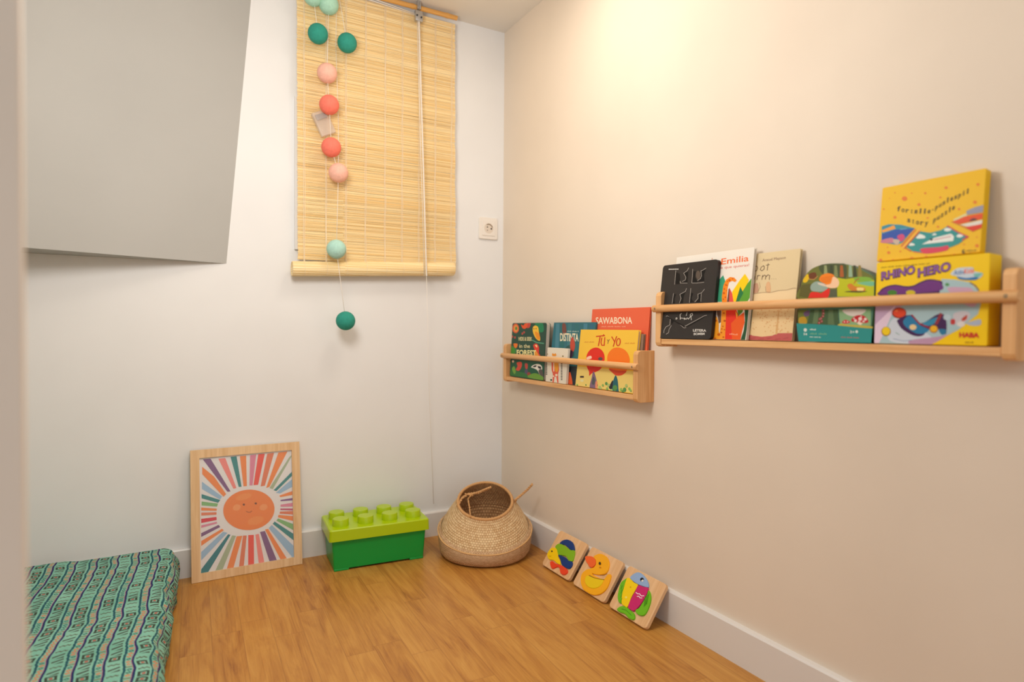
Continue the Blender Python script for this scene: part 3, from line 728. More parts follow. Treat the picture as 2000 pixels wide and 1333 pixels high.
def put(u0, h, xb, xt, zp, t):
    s = (xb-xt)/h; s = min(max(s, -.9), .9); V = Vector((s, 0, math.sqrt(1-s*s))); U = Vector((0, -1, 0)); N = U.cross(V)
    return frame(Vector((-xb, -u0, zp+max(0, t*N.z)+.0004)), U, V)
def book(name, label, u0, u1, h, xb, xt, zp, t, col, crop, art, kind='hard', pages=None, cat='book', rad=.006, side=None, outline=None, rough=.4):
    M_ = put(u0, h, xb, xt, zp, t); w = u1-u0; r_ = root(name, label, cat, M_); cm = ink(col, rough); pg = pages or M_PAGE
    if kind == 'hard':
        g = G(); g.box((0, 0, -.0016), (w, h, 0), cm, .0005); g.box((0, 0, -t), (w, h, -t+.0016), cm, .0005); g.box((0, 0, -t+.0016), (.002, h, -.0016), cm)
        cv = g.build('cover', r_); G().box((.002, .002, -t+.0016), (w-.003, h-.003, -.0016), pg).build('page_block', r_)
    elif kind == 'board':
        cv = G().prism(rrect(w, h, rad, 6), -.0018, 0, cm).build('cover', r_, smooth='auto')
        g = G(); k = max(3, int(t/.002)); 
        g.prism(rrect(w-.001, h-.001, rad, 6, .0005, .0005), -t+.0018, -.0018, pg); g.build('page_block', r_, smooth='auto')
        G().prism(rrect(w, h, rad, 6), -t, -t+.0018, cm).build('back_cover', r_, smooth='auto')
    elif kind == 'box':
        cv = G().prism(rrect(w, h, .0025, 4), -t*.92, 0, cm, inset=.0008).build('lid', r_, smooth='auto')
        G().prism(rrect(w-.004, h-.004, .002, 4, .002, .002), -t, -t*.92, side or cm).build('base_tray', r_, smooth='auto')
    elif kind == 'shape':
        aa = Art(M_, w, h, crop); pts = clip(smooth_poly([aa.uv(p) for p in outline], 5), w, h, 0)
        cv = G().prism(pts, -.010, 0, cm, inset=.0008).build('lid', r_, smooth='auto')
        G().prism([((p[0]-w/2)*.985+w/2, (p[1]-h/2)*.985+h/2) for p in pts], -t, -.010, side or cm).build('base_tray', r_, smooth='auto')
    aa = Art(M_, w, h, crop, rough); art(aa)
    o_ = aa.g.build('cover_print', r_)
    return r_
CA = (960, 590, .17)
def a_forest(a):
    G1, G2 = (30, 92, 68), (52, 120, 62)
    for c in ((60, 128, 84), ): a.P(c, [(225, 500), (300, 560), (260, 600), (225, 600)], True)
    a.P((28, 130, 84), [(500, 240), (585, 245), (600, 330), (560, 350), (520, 290)], True)
    a.P(G1, [(225, 690), (330, 670), (600, 700), (610, 900), (215, 830)]); a.P(G2, [(215, 780), (300, 800), (450, 830), (610, 880), (610, 905), (215, 845)])
    a.E((224, 96, 54), 278, 305, 38, 55); a.E((236, 150, 70), 280, 305, 26, 40); a.E((90, 140, 60), 284, 305, 13, 20)
    a.P((232, 88, 40), [(340, 260), (365, 272), (385, 250), (440, 245), (440, 275), (400, 300), (380, 312), (355, 300)], True)
    a.P((200, 70, 60), [(420, 250), (450, 245), (440, 290), (410, 300)], True)
    a.P((246, 196, 60), [(475, 300), (500, 272), (535, 290), (545, 350), (560, 420), (550, 448), (510, 420), (480, 360)], True); a.P((240, 150, 30), [(498, 345), (545, 365), (556, 430), (520, 420)], True)
    a.E((40, 60, 40), 488, 310, 5, 7); a.E((40, 60, 40), 512, 308, 5, 7)
    a.S((90, 160, 130), [(470, 440), (520, 468), (600, 478)], 12)
    a.P((226, 66, 50), [(480, 500), (515, 480), (545, 520), (545, 590), (560, 615), (520, 615), (500, 560)], True); a.P((250, 214, 150), [(500, 500), (522, 495), (524, 525)], True)
    a.P((240, 160, 60), [(500, 550), (530, 590), (545, 625), (500, 620)], True)
    a.P((238, 124, 40), [(255, 480), (300, 485), (285, 530), (262, 520)], True); a.P((70, 150, 60), [(225, 520), (262, 530), (270, 590), (225, 590)], True)
    for x, y in ((240, 400), (270, 410), (355, 365), (375, 350)): a.E((190, 80, 70), x, y, 9, 14)
    CR = (236, 226, 170)
    a.T(CR, 'HIDE & SEEK', 312, 445, 466, 447, 42, .02); a.T(CR, 'in the', 320, 528, 442, 530, 44, .01); a.T((246, 238, 170), 'FOREST', 290, 610, 512, 616, 58, .03)
    a.P((220, 80, 60), [(290, 700), (340, 690), (350, 730), (320, 790), (280, 780), (300, 740)], True); a.P((200, 76, 66), [(385, 710), (415, 715), (412, 770), (390, 765)], True)
    a.P((236, 232, 220), [(455, 750), (490, 722), (545, 715), (580, 745), (578, 800), (560, 850), (530, 790), (490, 765)], True)
    a.P((44, 44, 46), [(475, 745), (500, 730), (520, 735), (500, 752)], True); a.P((44, 44, 46), [(530, 740), (565, 745), (570, 770), (545, 765)], True); a.P((92, 84, 80), [(540, 790), (580, 780), (598, 870), (565, 860)], True)
    a.P((120, 168, 70), [(235, 770), (262, 740), (280, 800), (262, 830)], True); a.E((90, 80, 110), 400, 800, 18, 30); a.E((160, 66, 60), 430, 830, 20, 22); a.E((240, 200, 170), 248, 685, 12, 14)
    a.P((110, 160, 60), [(420, 850), (500, 820), (590, 860), (600, 900), (440, 875)], True)
book('board_book', 'dark green forest board book with owl and badger, leftmost in the lower rack', .139, .360, .186, .046, .036, ZL, .016, (38, 76, 62), CA, a_forest, 'board', rad=.007, pages=mat('board_pages', (196, 184, 170), .7))
def a_dist(a):
    for x, c in ((690, (50, 116, 132)), (740, (74, 132, 150)), (800, (44, 110, 112)), (880, (60, 122, 130)), (960, (50, 112, 118)), (1060, (70, 128, 150)), (1130, (52, 104, 130))):
        a.P(c, [(x, 250), (x+42, 250), (x+20, 960), (x-30, 960)])
    a.P((120, 74, 66), [(815, 255), (850, 255), (860, 350), (835, 390), (815, 350)], True)
    a.P((44, 88, 84), [(840, 560), (880, 500), (930, 520), (950, 620), (880, 640)], True)
    a.P((34, 48, 56), [(850, 740), (990, 740), (970, 965), (840, 950)])
    a.T((238, 228, 196), 'DISTINTA', 788, 448, 1000, 452, 88, .025); a.D((200, 214, 200), 14, 870, 342, 1002, 346, 12)
    a.P((196, 76, 56), [(930, 400), (958, 470), (955, 540), (925, 590), (908, 540), (905, 470)], True); a.P((70, 52, 74), [(910, 560), (940, 580), (920, 640), (885, 640)], True)
    a.P((226, 96, 50), [(890, 800), (912, 830), (930, 960), (870, 950), (875, 860)], True); a.P((240, 150, 100), [(880, 820), (892, 860), (880, 940), (868, 900)], True); a.E((30, 34, 40), 896, 780, 14, 30)
    a.P((150, 84, 74), [(755, 560), (775, 545), (790, 580), (840, 570), (840, 600), (760, 600)], True)
book('picture_book', 'teal hardcover picture book titled DISTINTA behind the small white box', .374, .594, .188, .037, .0165, ZL, .006, (50, 110, 122), CA, a_dist, 'hard')
def a_white(a):
    a.P((232, 150, 40), [(700, 590), (720, 600), (735, 590), (745, 620), (700, 622)], True); a.E((150, 130, 60), 640, 600, 9, 9); a.E((130, 120, 60), 820, 625, 9, 9)
    a.P((228, 96, 70), [(690, 690), (770, 690), (778, 780), (765, 830), (770, 930), (755, 930), (745, 860), (725, 860), (715, 930), (700, 930), (705, 830), (690, 780)])
    a.P((236, 160, 40), [(722, 690), (768, 690), (764, 790), (735, 800)], True); a.P((250, 226, 196), [(708, 700), (720, 700), (722, 800), (710, 800)]); a.E((250, 226, 196), 745, 842, 14, 14); a.E((250, 226, 196), 712, 855, 9, 9)
    for x, y0, y1 in ((632, 700, 830), (806, 690, 900)):
        y = y0
        while y < y1: a.P((70, 62, 56), [(x-9, y), (x+9, y+1), (x+9, y+11), (x-9, y+10)]); y += 18
    a.E((50, 70, 50), 686, 898, 11, 11)
book('card_game_box', 'small white card box with a red and orange giraffe, in the lower rack', .3745, .488, .108, .0475, .0405, ZL, .0095, (232, 224, 206), CA, a_white, 'box', cat='game box')
def a_sawa(a):
    a.T((250, 226, 196), 'SAWABONA', 1198, 252, 1616, 248, 74, .02); a.D((244, 176, 140), 24, 1262, 290, 1545, 290, 13)
book('picture_book', 'tall orange picture book titled SAWABONA, at the back of the lower rack', .562, .810, .226, .0245, .006, ZL, .0055, (234, 104, 70), CA, a_sawa, 'hard')
book('hardcover_book', 'grey-brown edged book just right of the yellow book in the lower rack', .6100, .8025, .156, .0355, .0205, ZL, .0075, (150, 122, 104), CA, lambda a: a.E((150, 122, 104), 1750, 470, 4), 'hard', pages=M_PAGEG)
def a_tuyyo(a):
    a.P((242, 214, 120), [(975, 740), (1640, 800), (1625, 1050), (960, 960)])
    TC = (206, 66, 30)
    a.S(TC, [(1205, 398), (1300, 388)], 13); a.S(TC, [(1248, 395), (1240, 450), (1228, 505)], 13); a.S(TC, [(1268, 415), (1258, 470), (1268, 500), (1295, 500), (1302, 410)], 12); a.S(TC, [(1280, 395), (1290, 375)], 10)
    a.S((130, 90, 50), [(1330, 435), (1342, 455), (1355, 432)], 7); a.S((130, 90, 50), [(1342, 455), (1336, 480)], 7)
    a.S(TC, [(1382, 402), (1415, 460), (1438, 398)], 12); a.S(TC, [(1415, 460), (1400, 512)], 12); a.E(TC, 1458, 463, 28, 48, 8); a.E((240, 190, 70), 1458, 463, 15, 35, 8)
    a.D((222, 150, 60), 12, 1068, 468, 1180, 468, 16); a.D((222, 150, 60), 13, 1532, 482, 1660, 482, 16)
    a.P((224, 48, 30), [(1090, 640), (1110, 580), (1150, 540), (1205, 525), (1255, 545), (1290, 590), (1300, 650), (1285, 720), (1245, 780), (1200, 805), (1150, 825), (1125, 850), (1120, 800), (1095, 740)], True)
    a.P((246, 214, 190), [(1095, 640), (1140, 620), (1150, 650), (1100, 662)], True); a.E((96, 78, 76), 1252, 655, 26, 20)
    a.P((244, 124, 30), [(1330, 650), (1345, 590), (1390, 540), (1450, 525), (1520, 545), (1570, 600), (1588, 680), (1560, 780), (1500, 840), (1440, 845), (1385, 810), (1340, 740)], True)
    a.P((220, 78, 40), [(1350, 770), (1450, 790), (1550, 795), (1500, 842), (1430, 846), (1385, 810)], True)
    a.P((130, 104, 130), [(1172, 800), (1200, 870), (1218, 985), (1170, 998), (1128, 980), (1150, 880)], True); a.P((84, 92, 96), [(1170, 860), (1190, 900), (1180, 950), (1155, 940)], True)
    a.P((40, 104, 112), [(1425, 845), (1450, 900), (1460, 1000), (1462, 1040), (1420, 1035), (1370, 1005), (1395, 920)], True); a.P((40, 40, 50), [(1395, 900), (1350, 985), (1385, 1000)], True)
    a.P((60, 44, 44), [(1018, 852), (1062, 852), (1062, 872), (1018, 872)]); a.E((236, 226, 170), 1040, 905, 20, 16)
    for i, (x, y, r_) in enumerate(((985, 955, 10), (1085, 955, 7), (1245, 985, 16), (1280, 960, 12), (1320, 940, 15), (1345, 960, 16), (1330, 1000, 14), (1420, 990, 26), (1380, 1020, 14), (1490, 1010, 16), (1530, 1010, 20), (1550, 965, 16), (1585, 1000, 14), (1510, 1035, 14), (1260, 1000, 12), (1600, 1020, 12), (1215, 955, 8))):
        a.E([(150, 190, 96), (92, 150, 80), (180, 200, 120)][i % 3], x, y, r_, r_*1.3); a.E((54, 90, 56), x+r_*.5, y+r_*.8, 4, 5)
    a.P((236, 150, 110), [(1198, 920), (1218, 920), (1215, 1000), (1195, 990)], True)
book('picture_book', 'yellow picture book with red and orange circles at the front of the lower rack', .538, .794, .166, .0475, .0295, ZL, .009, (246, 198, 66), CA, a_tuyyo, 'hard')
# upper rack
CB = (1280, 500, .07501)
def a_black(a):
    a.c = (1280, 500, .07501); DK = (8, 8, 10); LT = (176, 168, 160)
    for f in ([(535, 420), (640, 470), (650, 640), (640, 735), (510, 745), (525, 560)], [(745, 450), (860, 400), (850, 560), (835, 700), (660, 715), (700, 670), (790, 610), (790, 560)],
              [(985, 400), (1060, 400), (1035, 560), (1080, 640), (1100, 690), (955, 705)], [(1190, 400), (1320, 350), (1270, 480), (1275, 650), (1110, 680), (1175, 600)],
              [(480, 990), (545, 1000), (500, 1120), (510, 1240), (440, 1245)], [(640, 1010), (790, 940), (740, 1060), (720, 1230), (620, 1235), (670, 1120)], [(930, 960), (985, 980), (940, 1120), (1000, 1200), (890, 1220)], [(1110, 1010), (1270, 900), (1190, 1010), (1190, 1200), (1060, 1215), (1115, 1110)]): a.P(DK, f)
    for s_ in ([(535, 390), (520, 560), (505, 745)], [(870, 310), (830, 390), (740, 450), (795, 560), (780, 630), (705, 670)], [(975, 350), (965, 540), (950, 705)], [(1320, 320), (1230, 380), (1190, 390), (1205, 520), (1170, 600), (1100, 640)],
               [(475, 980), (440, 1240)], [(815, 850), (780, 930), (640, 1005), (670, 1110), (630, 1230)], [(925, 850), (890, 1220)], [(1280, 870), (1210, 960), (1110, 1000), (1115, 1110), (1030, 1200)], [(1200, 980), (1185, 1190)], [(650, 660), (650, 710), (830, 712)], [(955, 710), (1090, 710), (1270, 690)]): a.S(LT, s_, 10)
    a.E((92, 80, 70), 1115, 500, 60, 110)
    for i in range(9): a.E((230, 226, 220), 360+i*29, 352-i*.5, 10, 15, n=8)
    for i in range(26): a.E((196, 190, 176), 1640-i*3.1, 560+i*22, 7, 8, n=6)
    a.c = (1275, 600, .065)
    a.S(LT, [(400, 290), (430, 262), (520, 330), (760, 480), (940, 630), (1000, 620)], 12); a.S(DK, [(450, 300), (600, 390), (950, 590)], 34); a.S(LT, [(970, 580), (1560, 262), (1620, 250)], 14); a.S(DK, [(1040, 590), (1560, 290)], 24)
    a.S(LT, [(530, 370), (515, 540), (400, 600), (340, 700), (335, 780)], 14); a.S(LT, [(560, 560), (490, 680), (480, 770), (405, 820)], 14); a.P(DK, [(560, 370), (640, 420), (590, 500), (560, 510)])
    WH = (226, 222, 214)
    a.S(WH, [(870, 195), (825, 230), (830, 375), (830, 330), (960, 345), (950, 385)], 16); a.S(WH, [(960, 330), (1000, 375), (1040, 325), (1075, 370)], 15); a.S(WH, [(1075, 360), (1130, 300), (1130, 220), (1190, 190), (1200, 240), (1150, 290), (1165, 390)], 16); a.S(WH, [(1035, 170), (1010, 260)], 16); a.S(WH, [(690, 350), (720, 320), (740, 350), (700, 375)], 14)
    a.T(WH, 'LETERA', 1215, 738, 1610, 746, 72, .02); a.T(WH, 'BOMBM', 1235, 845, 1560, 840, 66, .02)
book('board_book', 'black die-cut board book with rounded corners, leftmost in the upper rack', .887, 1.0605, .1785, .0560, .0350, ZU, .0095, (50, 46, 44), CB, a_black, 'board', pages=mat('dark_pages', (30, 28, 30), .5), rad=.008, rough=.28)
def a_emilia(a):
    a.c = (1380, 480, .1); O1 = (240, 110, 50)
    a.T(O1, 'Emilia', 285, 372, 822, 300, 118, .012, (.05, -1)); a.T((222, 84, 70), 'ce que quieras!', 235, 462, 832, 400, 50, .0, (.05, -1))
    a.S((206, 120, 90), [(110, 245), (108, 310)], 10)
    a.P((60, 160, 120), [(200, 720), (325, 580), (400, 780), (330, 1100), (190, 1100)]); a.P((255, 208, 0), [(500, 900), (640, 690), (750, 550), (830, 670), (740, 900), (600, 1100), (500, 1400), (520, 1100)])
    a.P((100, 150, 130), [(880, 640), (910, 720), (900, 900), (840, 760)]); a.P((92, 160, 50), [(880, 640), (915, 800), (880, 960), (760, 1160), (620, 1400), (590, 1140), (700, 900), (800, 740)]); a.P((40, 120, 66), [(660, 800), (720, 930), (600, 1150), (570, 1100)])
    a.P((226, 82, 74), [(450, 830), (500, 930), (530, 1100), (430, 1100)]); a.P((110, 66, 50), [(430, 850), (450, 830), (440, 1100), (400, 1100)])
    a.c = (1380, 590, .1)
    a.P((236, 56, 36), [(380, 100), (560, 100), (620, 250), (560, 760), (360, 760)]); a.P((240, 96, 32), [(735, 200), (745, 400), (700, 560), (660, 755), (500, 755), (480, 420), (600, 300)]); a.P((96, 140, 50), [(600, 100), (740, 100), (700, 200), (620, 280)]); a.P((255, 214, 60), [(565, 180), (600, 240), (595, 330)]); a.P((40, 84, 52), [(745, 100), (830, 100), (800, 460), (750, 760), (660, 760), (725, 560), (750, 380)])
    a.P((110, 84, 72), [(190, 120), (290, 120), (280, 400), (240, 420)]); a.P((240, 156, 30), [(190, 280), (240, 430), (250, 600), (360, 760), (110, 760), (150, 420)], True)
    a.P((246, 158, 40), [(300, 100), (385, 100), (375, 400), (360, 760), (240, 760), (280, 420)])
    a.D((250, 170, 130), 6, 450, 640, 650, 660, 36)
    a.c = (1380, 480, .1)
    nk = [(310, 1250), (300, 1000), (330, 780), (380, 670), (460, 615), (540, 625), (590, 680), (560, 715), (500, 690), (440, 720), (415, 820), (400, 1000), (395, 1250)]
    a.P((246, 140, 24), nk)
    for x, y, r_ in ((450, 680, 24), (510, 650, 16), (380, 770, 20), (400, 780, 14), (350, 850, 18), (340, 930, 24), (370, 1010, 18), (330, 1050, 16), (410, 700, 12), (390, 880, 10)): a.E((212, 90, 20), x, y, r_, r_*.9, n=9)
    a.c = (1380, 590, .1)
    for x, y, r_ in ((340, 220, 20), (355, 370, 26), (320, 480, 16), (300, 530, 16), (350, 545, 14), (290, 600, 18), (185, 370, 22), (240, 640, 30), (170, 720, 26), (330, 690, 20), (320, 160, 14)): a.E((200, 92, 14), x, y, r_, r_*.9, n=9)
book('picture_book', 'white picture book about Emilia with a giraffe neck and leaves, in the upper rack', .920, 1.1465, .1965, .0450, .0225, ZU, .0080, (240, 232, 220), (1380, 480, .1), a_emilia, 'hard')
def a_robot(a):
    a.c = (1380, 480, .1)
    a.T((130, 92, 76), 'Anaud Mapson', 1090, 312, 1545, 258, 52, 0, (.04, -1))
    K = (104, 76, 56)
    a.S(K, [(950, 410), (985, 400), (1000, 440), (980, 490), (950, 495)], 12); a.S(K, [(1120, 395), (1070, 420), (1050, 470), (1080, 495), (1125, 460), (1130, 410), (1105, 392)], 12); a.S(K, [(1205, 350), (1185, 485)], 12); a.S(K, [(1165, 385), (1230, 372)], 11)
    a.S(K, [(945, 600), (938, 665)], 12); a.S(K, [(1000, 580), (985, 670)], 12); a.S(K, [(995, 610), (1020, 580), (1050, 590)], 11); a.S(K, [(1095, 580), (1080, 665)], 12); a.S(K, [(1090, 620), (1130, 575), (1160, 590), (1150, 660)], 12); a.S(K, [(1155, 620), (1200, 570), (1235, 585), (1225, 665)], 12)
    for i in range(3): a.E(K, 1275+i*40, 650, 6, n=6)
    a.P((206, 160, 130), [(915, 770), (1000, 740), (1010, 900), (930, 930), (910, 900)], True); a.P((226, 180, 134), [(1160, 780), (1190, 710), (1240, 730), (1250, 900), (1180, 915)], True)
    a.S((170, 136, 100), [(1030, 720), (1050, 800), (1000, 920)], 6); a.S((170, 136, 100), [(1150, 800), (1160, 900), (1250, 915)], 6); a.S((160, 126, 96), [(920, 945), (1100, 915), (1250, 918), (1400, 880), (1560, 870), (1700, 830), (1800, 840)], 7)
    a.P((240, 214, 168), [(915, 950), (1100, 925), (1260, 925), (1420, 890), (1800, 850), (1780, 1200), (915, 1200)])
    a.c = (1380, 590, .1); a.P((196, 96, 92), [(760, 640), (1000, 660), (1400, 610), (1700, 610), (1660, 790), (760, 780)]); a.P((238, 208, 156), [(920, 80), (1760, 80), (1690, 610), (1400, 612), (1280, 662), (1080, 682), (900, 660), (840, 620), (880, 400)])
    a.P((222, 178, 120), [(1400, 200), (1420, 200), (1390, 590), (1350, 600)], True); a.P((150, 150, 120), [(870, 90), (915, 90), (860, 520), (830, 640), (822, 600)]); a.P((190, 80, 70), [(830, 90), (860, 90), (840, 400), (800, 700), (780, 700)])
    rr = random.Random(3)
    for i in range(90):
        x = rr.uniform(900, 1700); y = rr.uniform(100, 600); a.E((222, 168, 110), x, y, 11, 11, n=6)
    for i in range(5): a.S((160, 70, 72), [(860+i*160, 720+(i % 2)*15), (960+i*160, 700+(i % 2)*20)], 6)
book('picture_book', 'cream picture book with sketched figures and a pink bottom edge, upper rack', 1.063, 1.2475, .1835, .0345, .0125, ZU, .0070, (226, 204, 160), (1380, 480, .1), a_robot, 'hard')
CC = (1550, 500, .1425)
def a_dome(a):
    def f(c, p, sm=False): a.P(c, p, sm)
    f((112, 116, 48), [(70, 590), (95, 420), (150, 290), (250, 180), (400, 120), (560, 105), (700, 115), (850, 160), (1000, 230), (1110, 320), (1115, 560), (600, 560)], True)
    f((76, 86, 50), [(360, 130), (600, 108), (720, 125), (720, 300), (620, 330), (400, 250)], True)
    for x, c in ((420, (150, 160, 110)), (500, (60, 70, 44)), (560, (130, 140, 90)), (640, (176, 96, 40)), (760, (150, 180, 150)), (820, (60, 66, 40)), (890, (150, 130, 60))): f(c, [(x, 130), (x+34, 132), (x+50, 290), (x-6, 290)])
    f((192, 196, 20), [(600, 300), (720, 320), (840, 300), (1000, 290), (1110, 340), (1115, 560), (600, 560)]); f((130, 180, 60), [(830, 300), (1000, 290), (1080, 320), (1060, 345), (880, 360)], True); f((120, 190, 150), [(880, 370), (1085, 350), (1110, 400), (1050, 415), (900, 385)], True)
    f((96, 92, 40), [(75, 560), (100, 400), (240, 380), (240, 580)]); f((232, 190, 20), [(130, 330), (190, 250), (215, 300), (180, 360), (140, 365)], True); f((112, 60, 26), [(210, 250), (300, 230), (310, 310), (225, 320)], True); a.S((200, 150, 80), [(195, 320), (280, 325), (330, 280)], 9)
    f((150, 172, 160), [(240, 470), (240, 400), (320, 350), (440, 390), (470, 440), (400, 490), (300, 490)], True); f((222, 206, 190), [(330, 370), (420, 385), (440, 420), (360, 400)], True)
    f((226, 44, 30), [(210, 560), (240, 500), (330, 500), (380, 510), (470, 450), (500, 470), (470, 570), (400, 575), (210, 578)], True)
    f((244, 134, 24), [(350, 330), (380, 270), (460, 240), (540, 255), (560, 300), (520, 370), (460, 395), (400, 370)], True); f((250, 206, 166), [(540, 290), (600, 310), (625, 370), (600, 430), (530, 445), (460, 430), (440, 400), (510, 380)], True)
    for i in range(4): a.S((214, 90, 10), [(370+i*8, 310+i*20), (540-i*10, 275+i*22)], 5)
    f((90, 96, 70), [(500, 460), (585, 460), (600, 560), (490, 570)])
    f((214, 130, 40), [(740, 400), (790, 380), (850, 420), (960, 430), (985, 470), (930, 490), (800, 480), (750, 440)], True); f((250, 220, 130), [(870, 440), (960, 440), (950, 480), (880, 480)], True); a.S((180, 90, 40), [(830, 380), (860, 330), (900, 310)], 12); f((90, 80, 30), [(700, 495), (800, 480), (1010, 485), (900, 505)], True)
    f((110, 120, 50), [(60, 740), (200, 740), (220, 930), (60, 930)]); f((104, 76, 110), [(140, 780), (210, 750), (230, 810), (160, 830)], True); f((190, 150, 40), [(80, 850), (160, 840), (180, 925), (80, 925)], True)
    f((70, 96, 60), [(190, 930), (230, 740), (610, 735), (625, 955)]); f((100, 124, 84), [(260, 930), (290, 740), (350, 740), (330, 930)]); f((96, 120, 80), [(470, 940), (480, 740), (540, 740), (560, 950)])
    for i, (x, y) in enumerate(((405, 750), (408, 790), (402, 830), (375, 860), (385, 900), (350, 920), (360, 870))): a.E((150, 60, 60), x, y, 20, 20, n=8); a.E((226, 190, 180), x+4, y-2, 6, n=6)
    f((140, 180, 130), [(620, 735), (1060, 730), (1062, 960), (640, 960)]); f((222, 212, 202), [(680, 740), (980, 735), (940, 800), (850, 830), (740, 810)], True)
    f((196, 30, 40), [(800, 900), (810, 850), (880, 815), (960, 820), (1015, 870), (1022, 915), (930, 922)], True); f((206, 40, 50), [(665, 910), (710, 878), (770, 900), (770, 920), (700, 930)], True); f((240, 226, 200), [(870, 915), (940, 918), (930, 945), (900, 945)], True)
    for x, y, r_ in ((850, 890, 20), (915, 865, 26), (985, 870, 20), (900, 905, 14), (960, 900, 14), (700, 905, 9), (740, 905, 9), (830, 860, 10), (930, 830, 9)): a.E((244, 222, 214), x, y, r_, n=10)
    f((200, 180, 70), [(640, 930), (760, 945), (1050, 965), (1060, 995), (640, 965)], True)
    f((46, 146, 142), [(40, 925), (600, 955), (1080, 1000), (1060, 1260), (80, 1260)])
    WH = (222, 232, 222)
    a.E(WH, 162, 1015, 22, 22); a.P(WH, [(140, 1015), (185, 1015), (175, 1040), (150, 1040)]); a.T(WH, '54', 138, 1086, 188, 1090, 30, .02); a.D(WH, 6, 225, 1018, 330, 1022, 22); a.D((120, 176, 140), 13, 228, 1078, 480, 1084, 26); a.D(WH, 16, 222, 1118, 380, 1124, 15); a.T(WH, '3+', 775, 1060, 840, 1064, 36, .02); a.E(WH, 868, 1040, 18, 20); a.D((200, 110, 100), 19, 650, 1122, 905, 1130, 15)
book('puzzle_box', 'round-topped puzzle box with forest picture and teal base, middle of the upper rack', 1.2575, 1.4130, .1475, .0475, .0440, ZU, .036, (80, 130, 110), CC, a_dome, 'shape', cat='puzzle box', side=mat('dark_teal_card', (14, 62, 58), .4),
     outline=[(110, 1190), (70, 1060), (58, 900), (62, 740), (68, 590), (90, 420), (150, 290), (250, 180), (400, 118), (560, 103), (700, 113), (850, 160), (1000, 225), (1110, 310), (1130, 420), (1120, 560), (1095, 720), (1075, 900), (1045, 1050), (980, 1170), (930, 1200), (500, 1195)])
CR_ = (1700, 500, .15003)
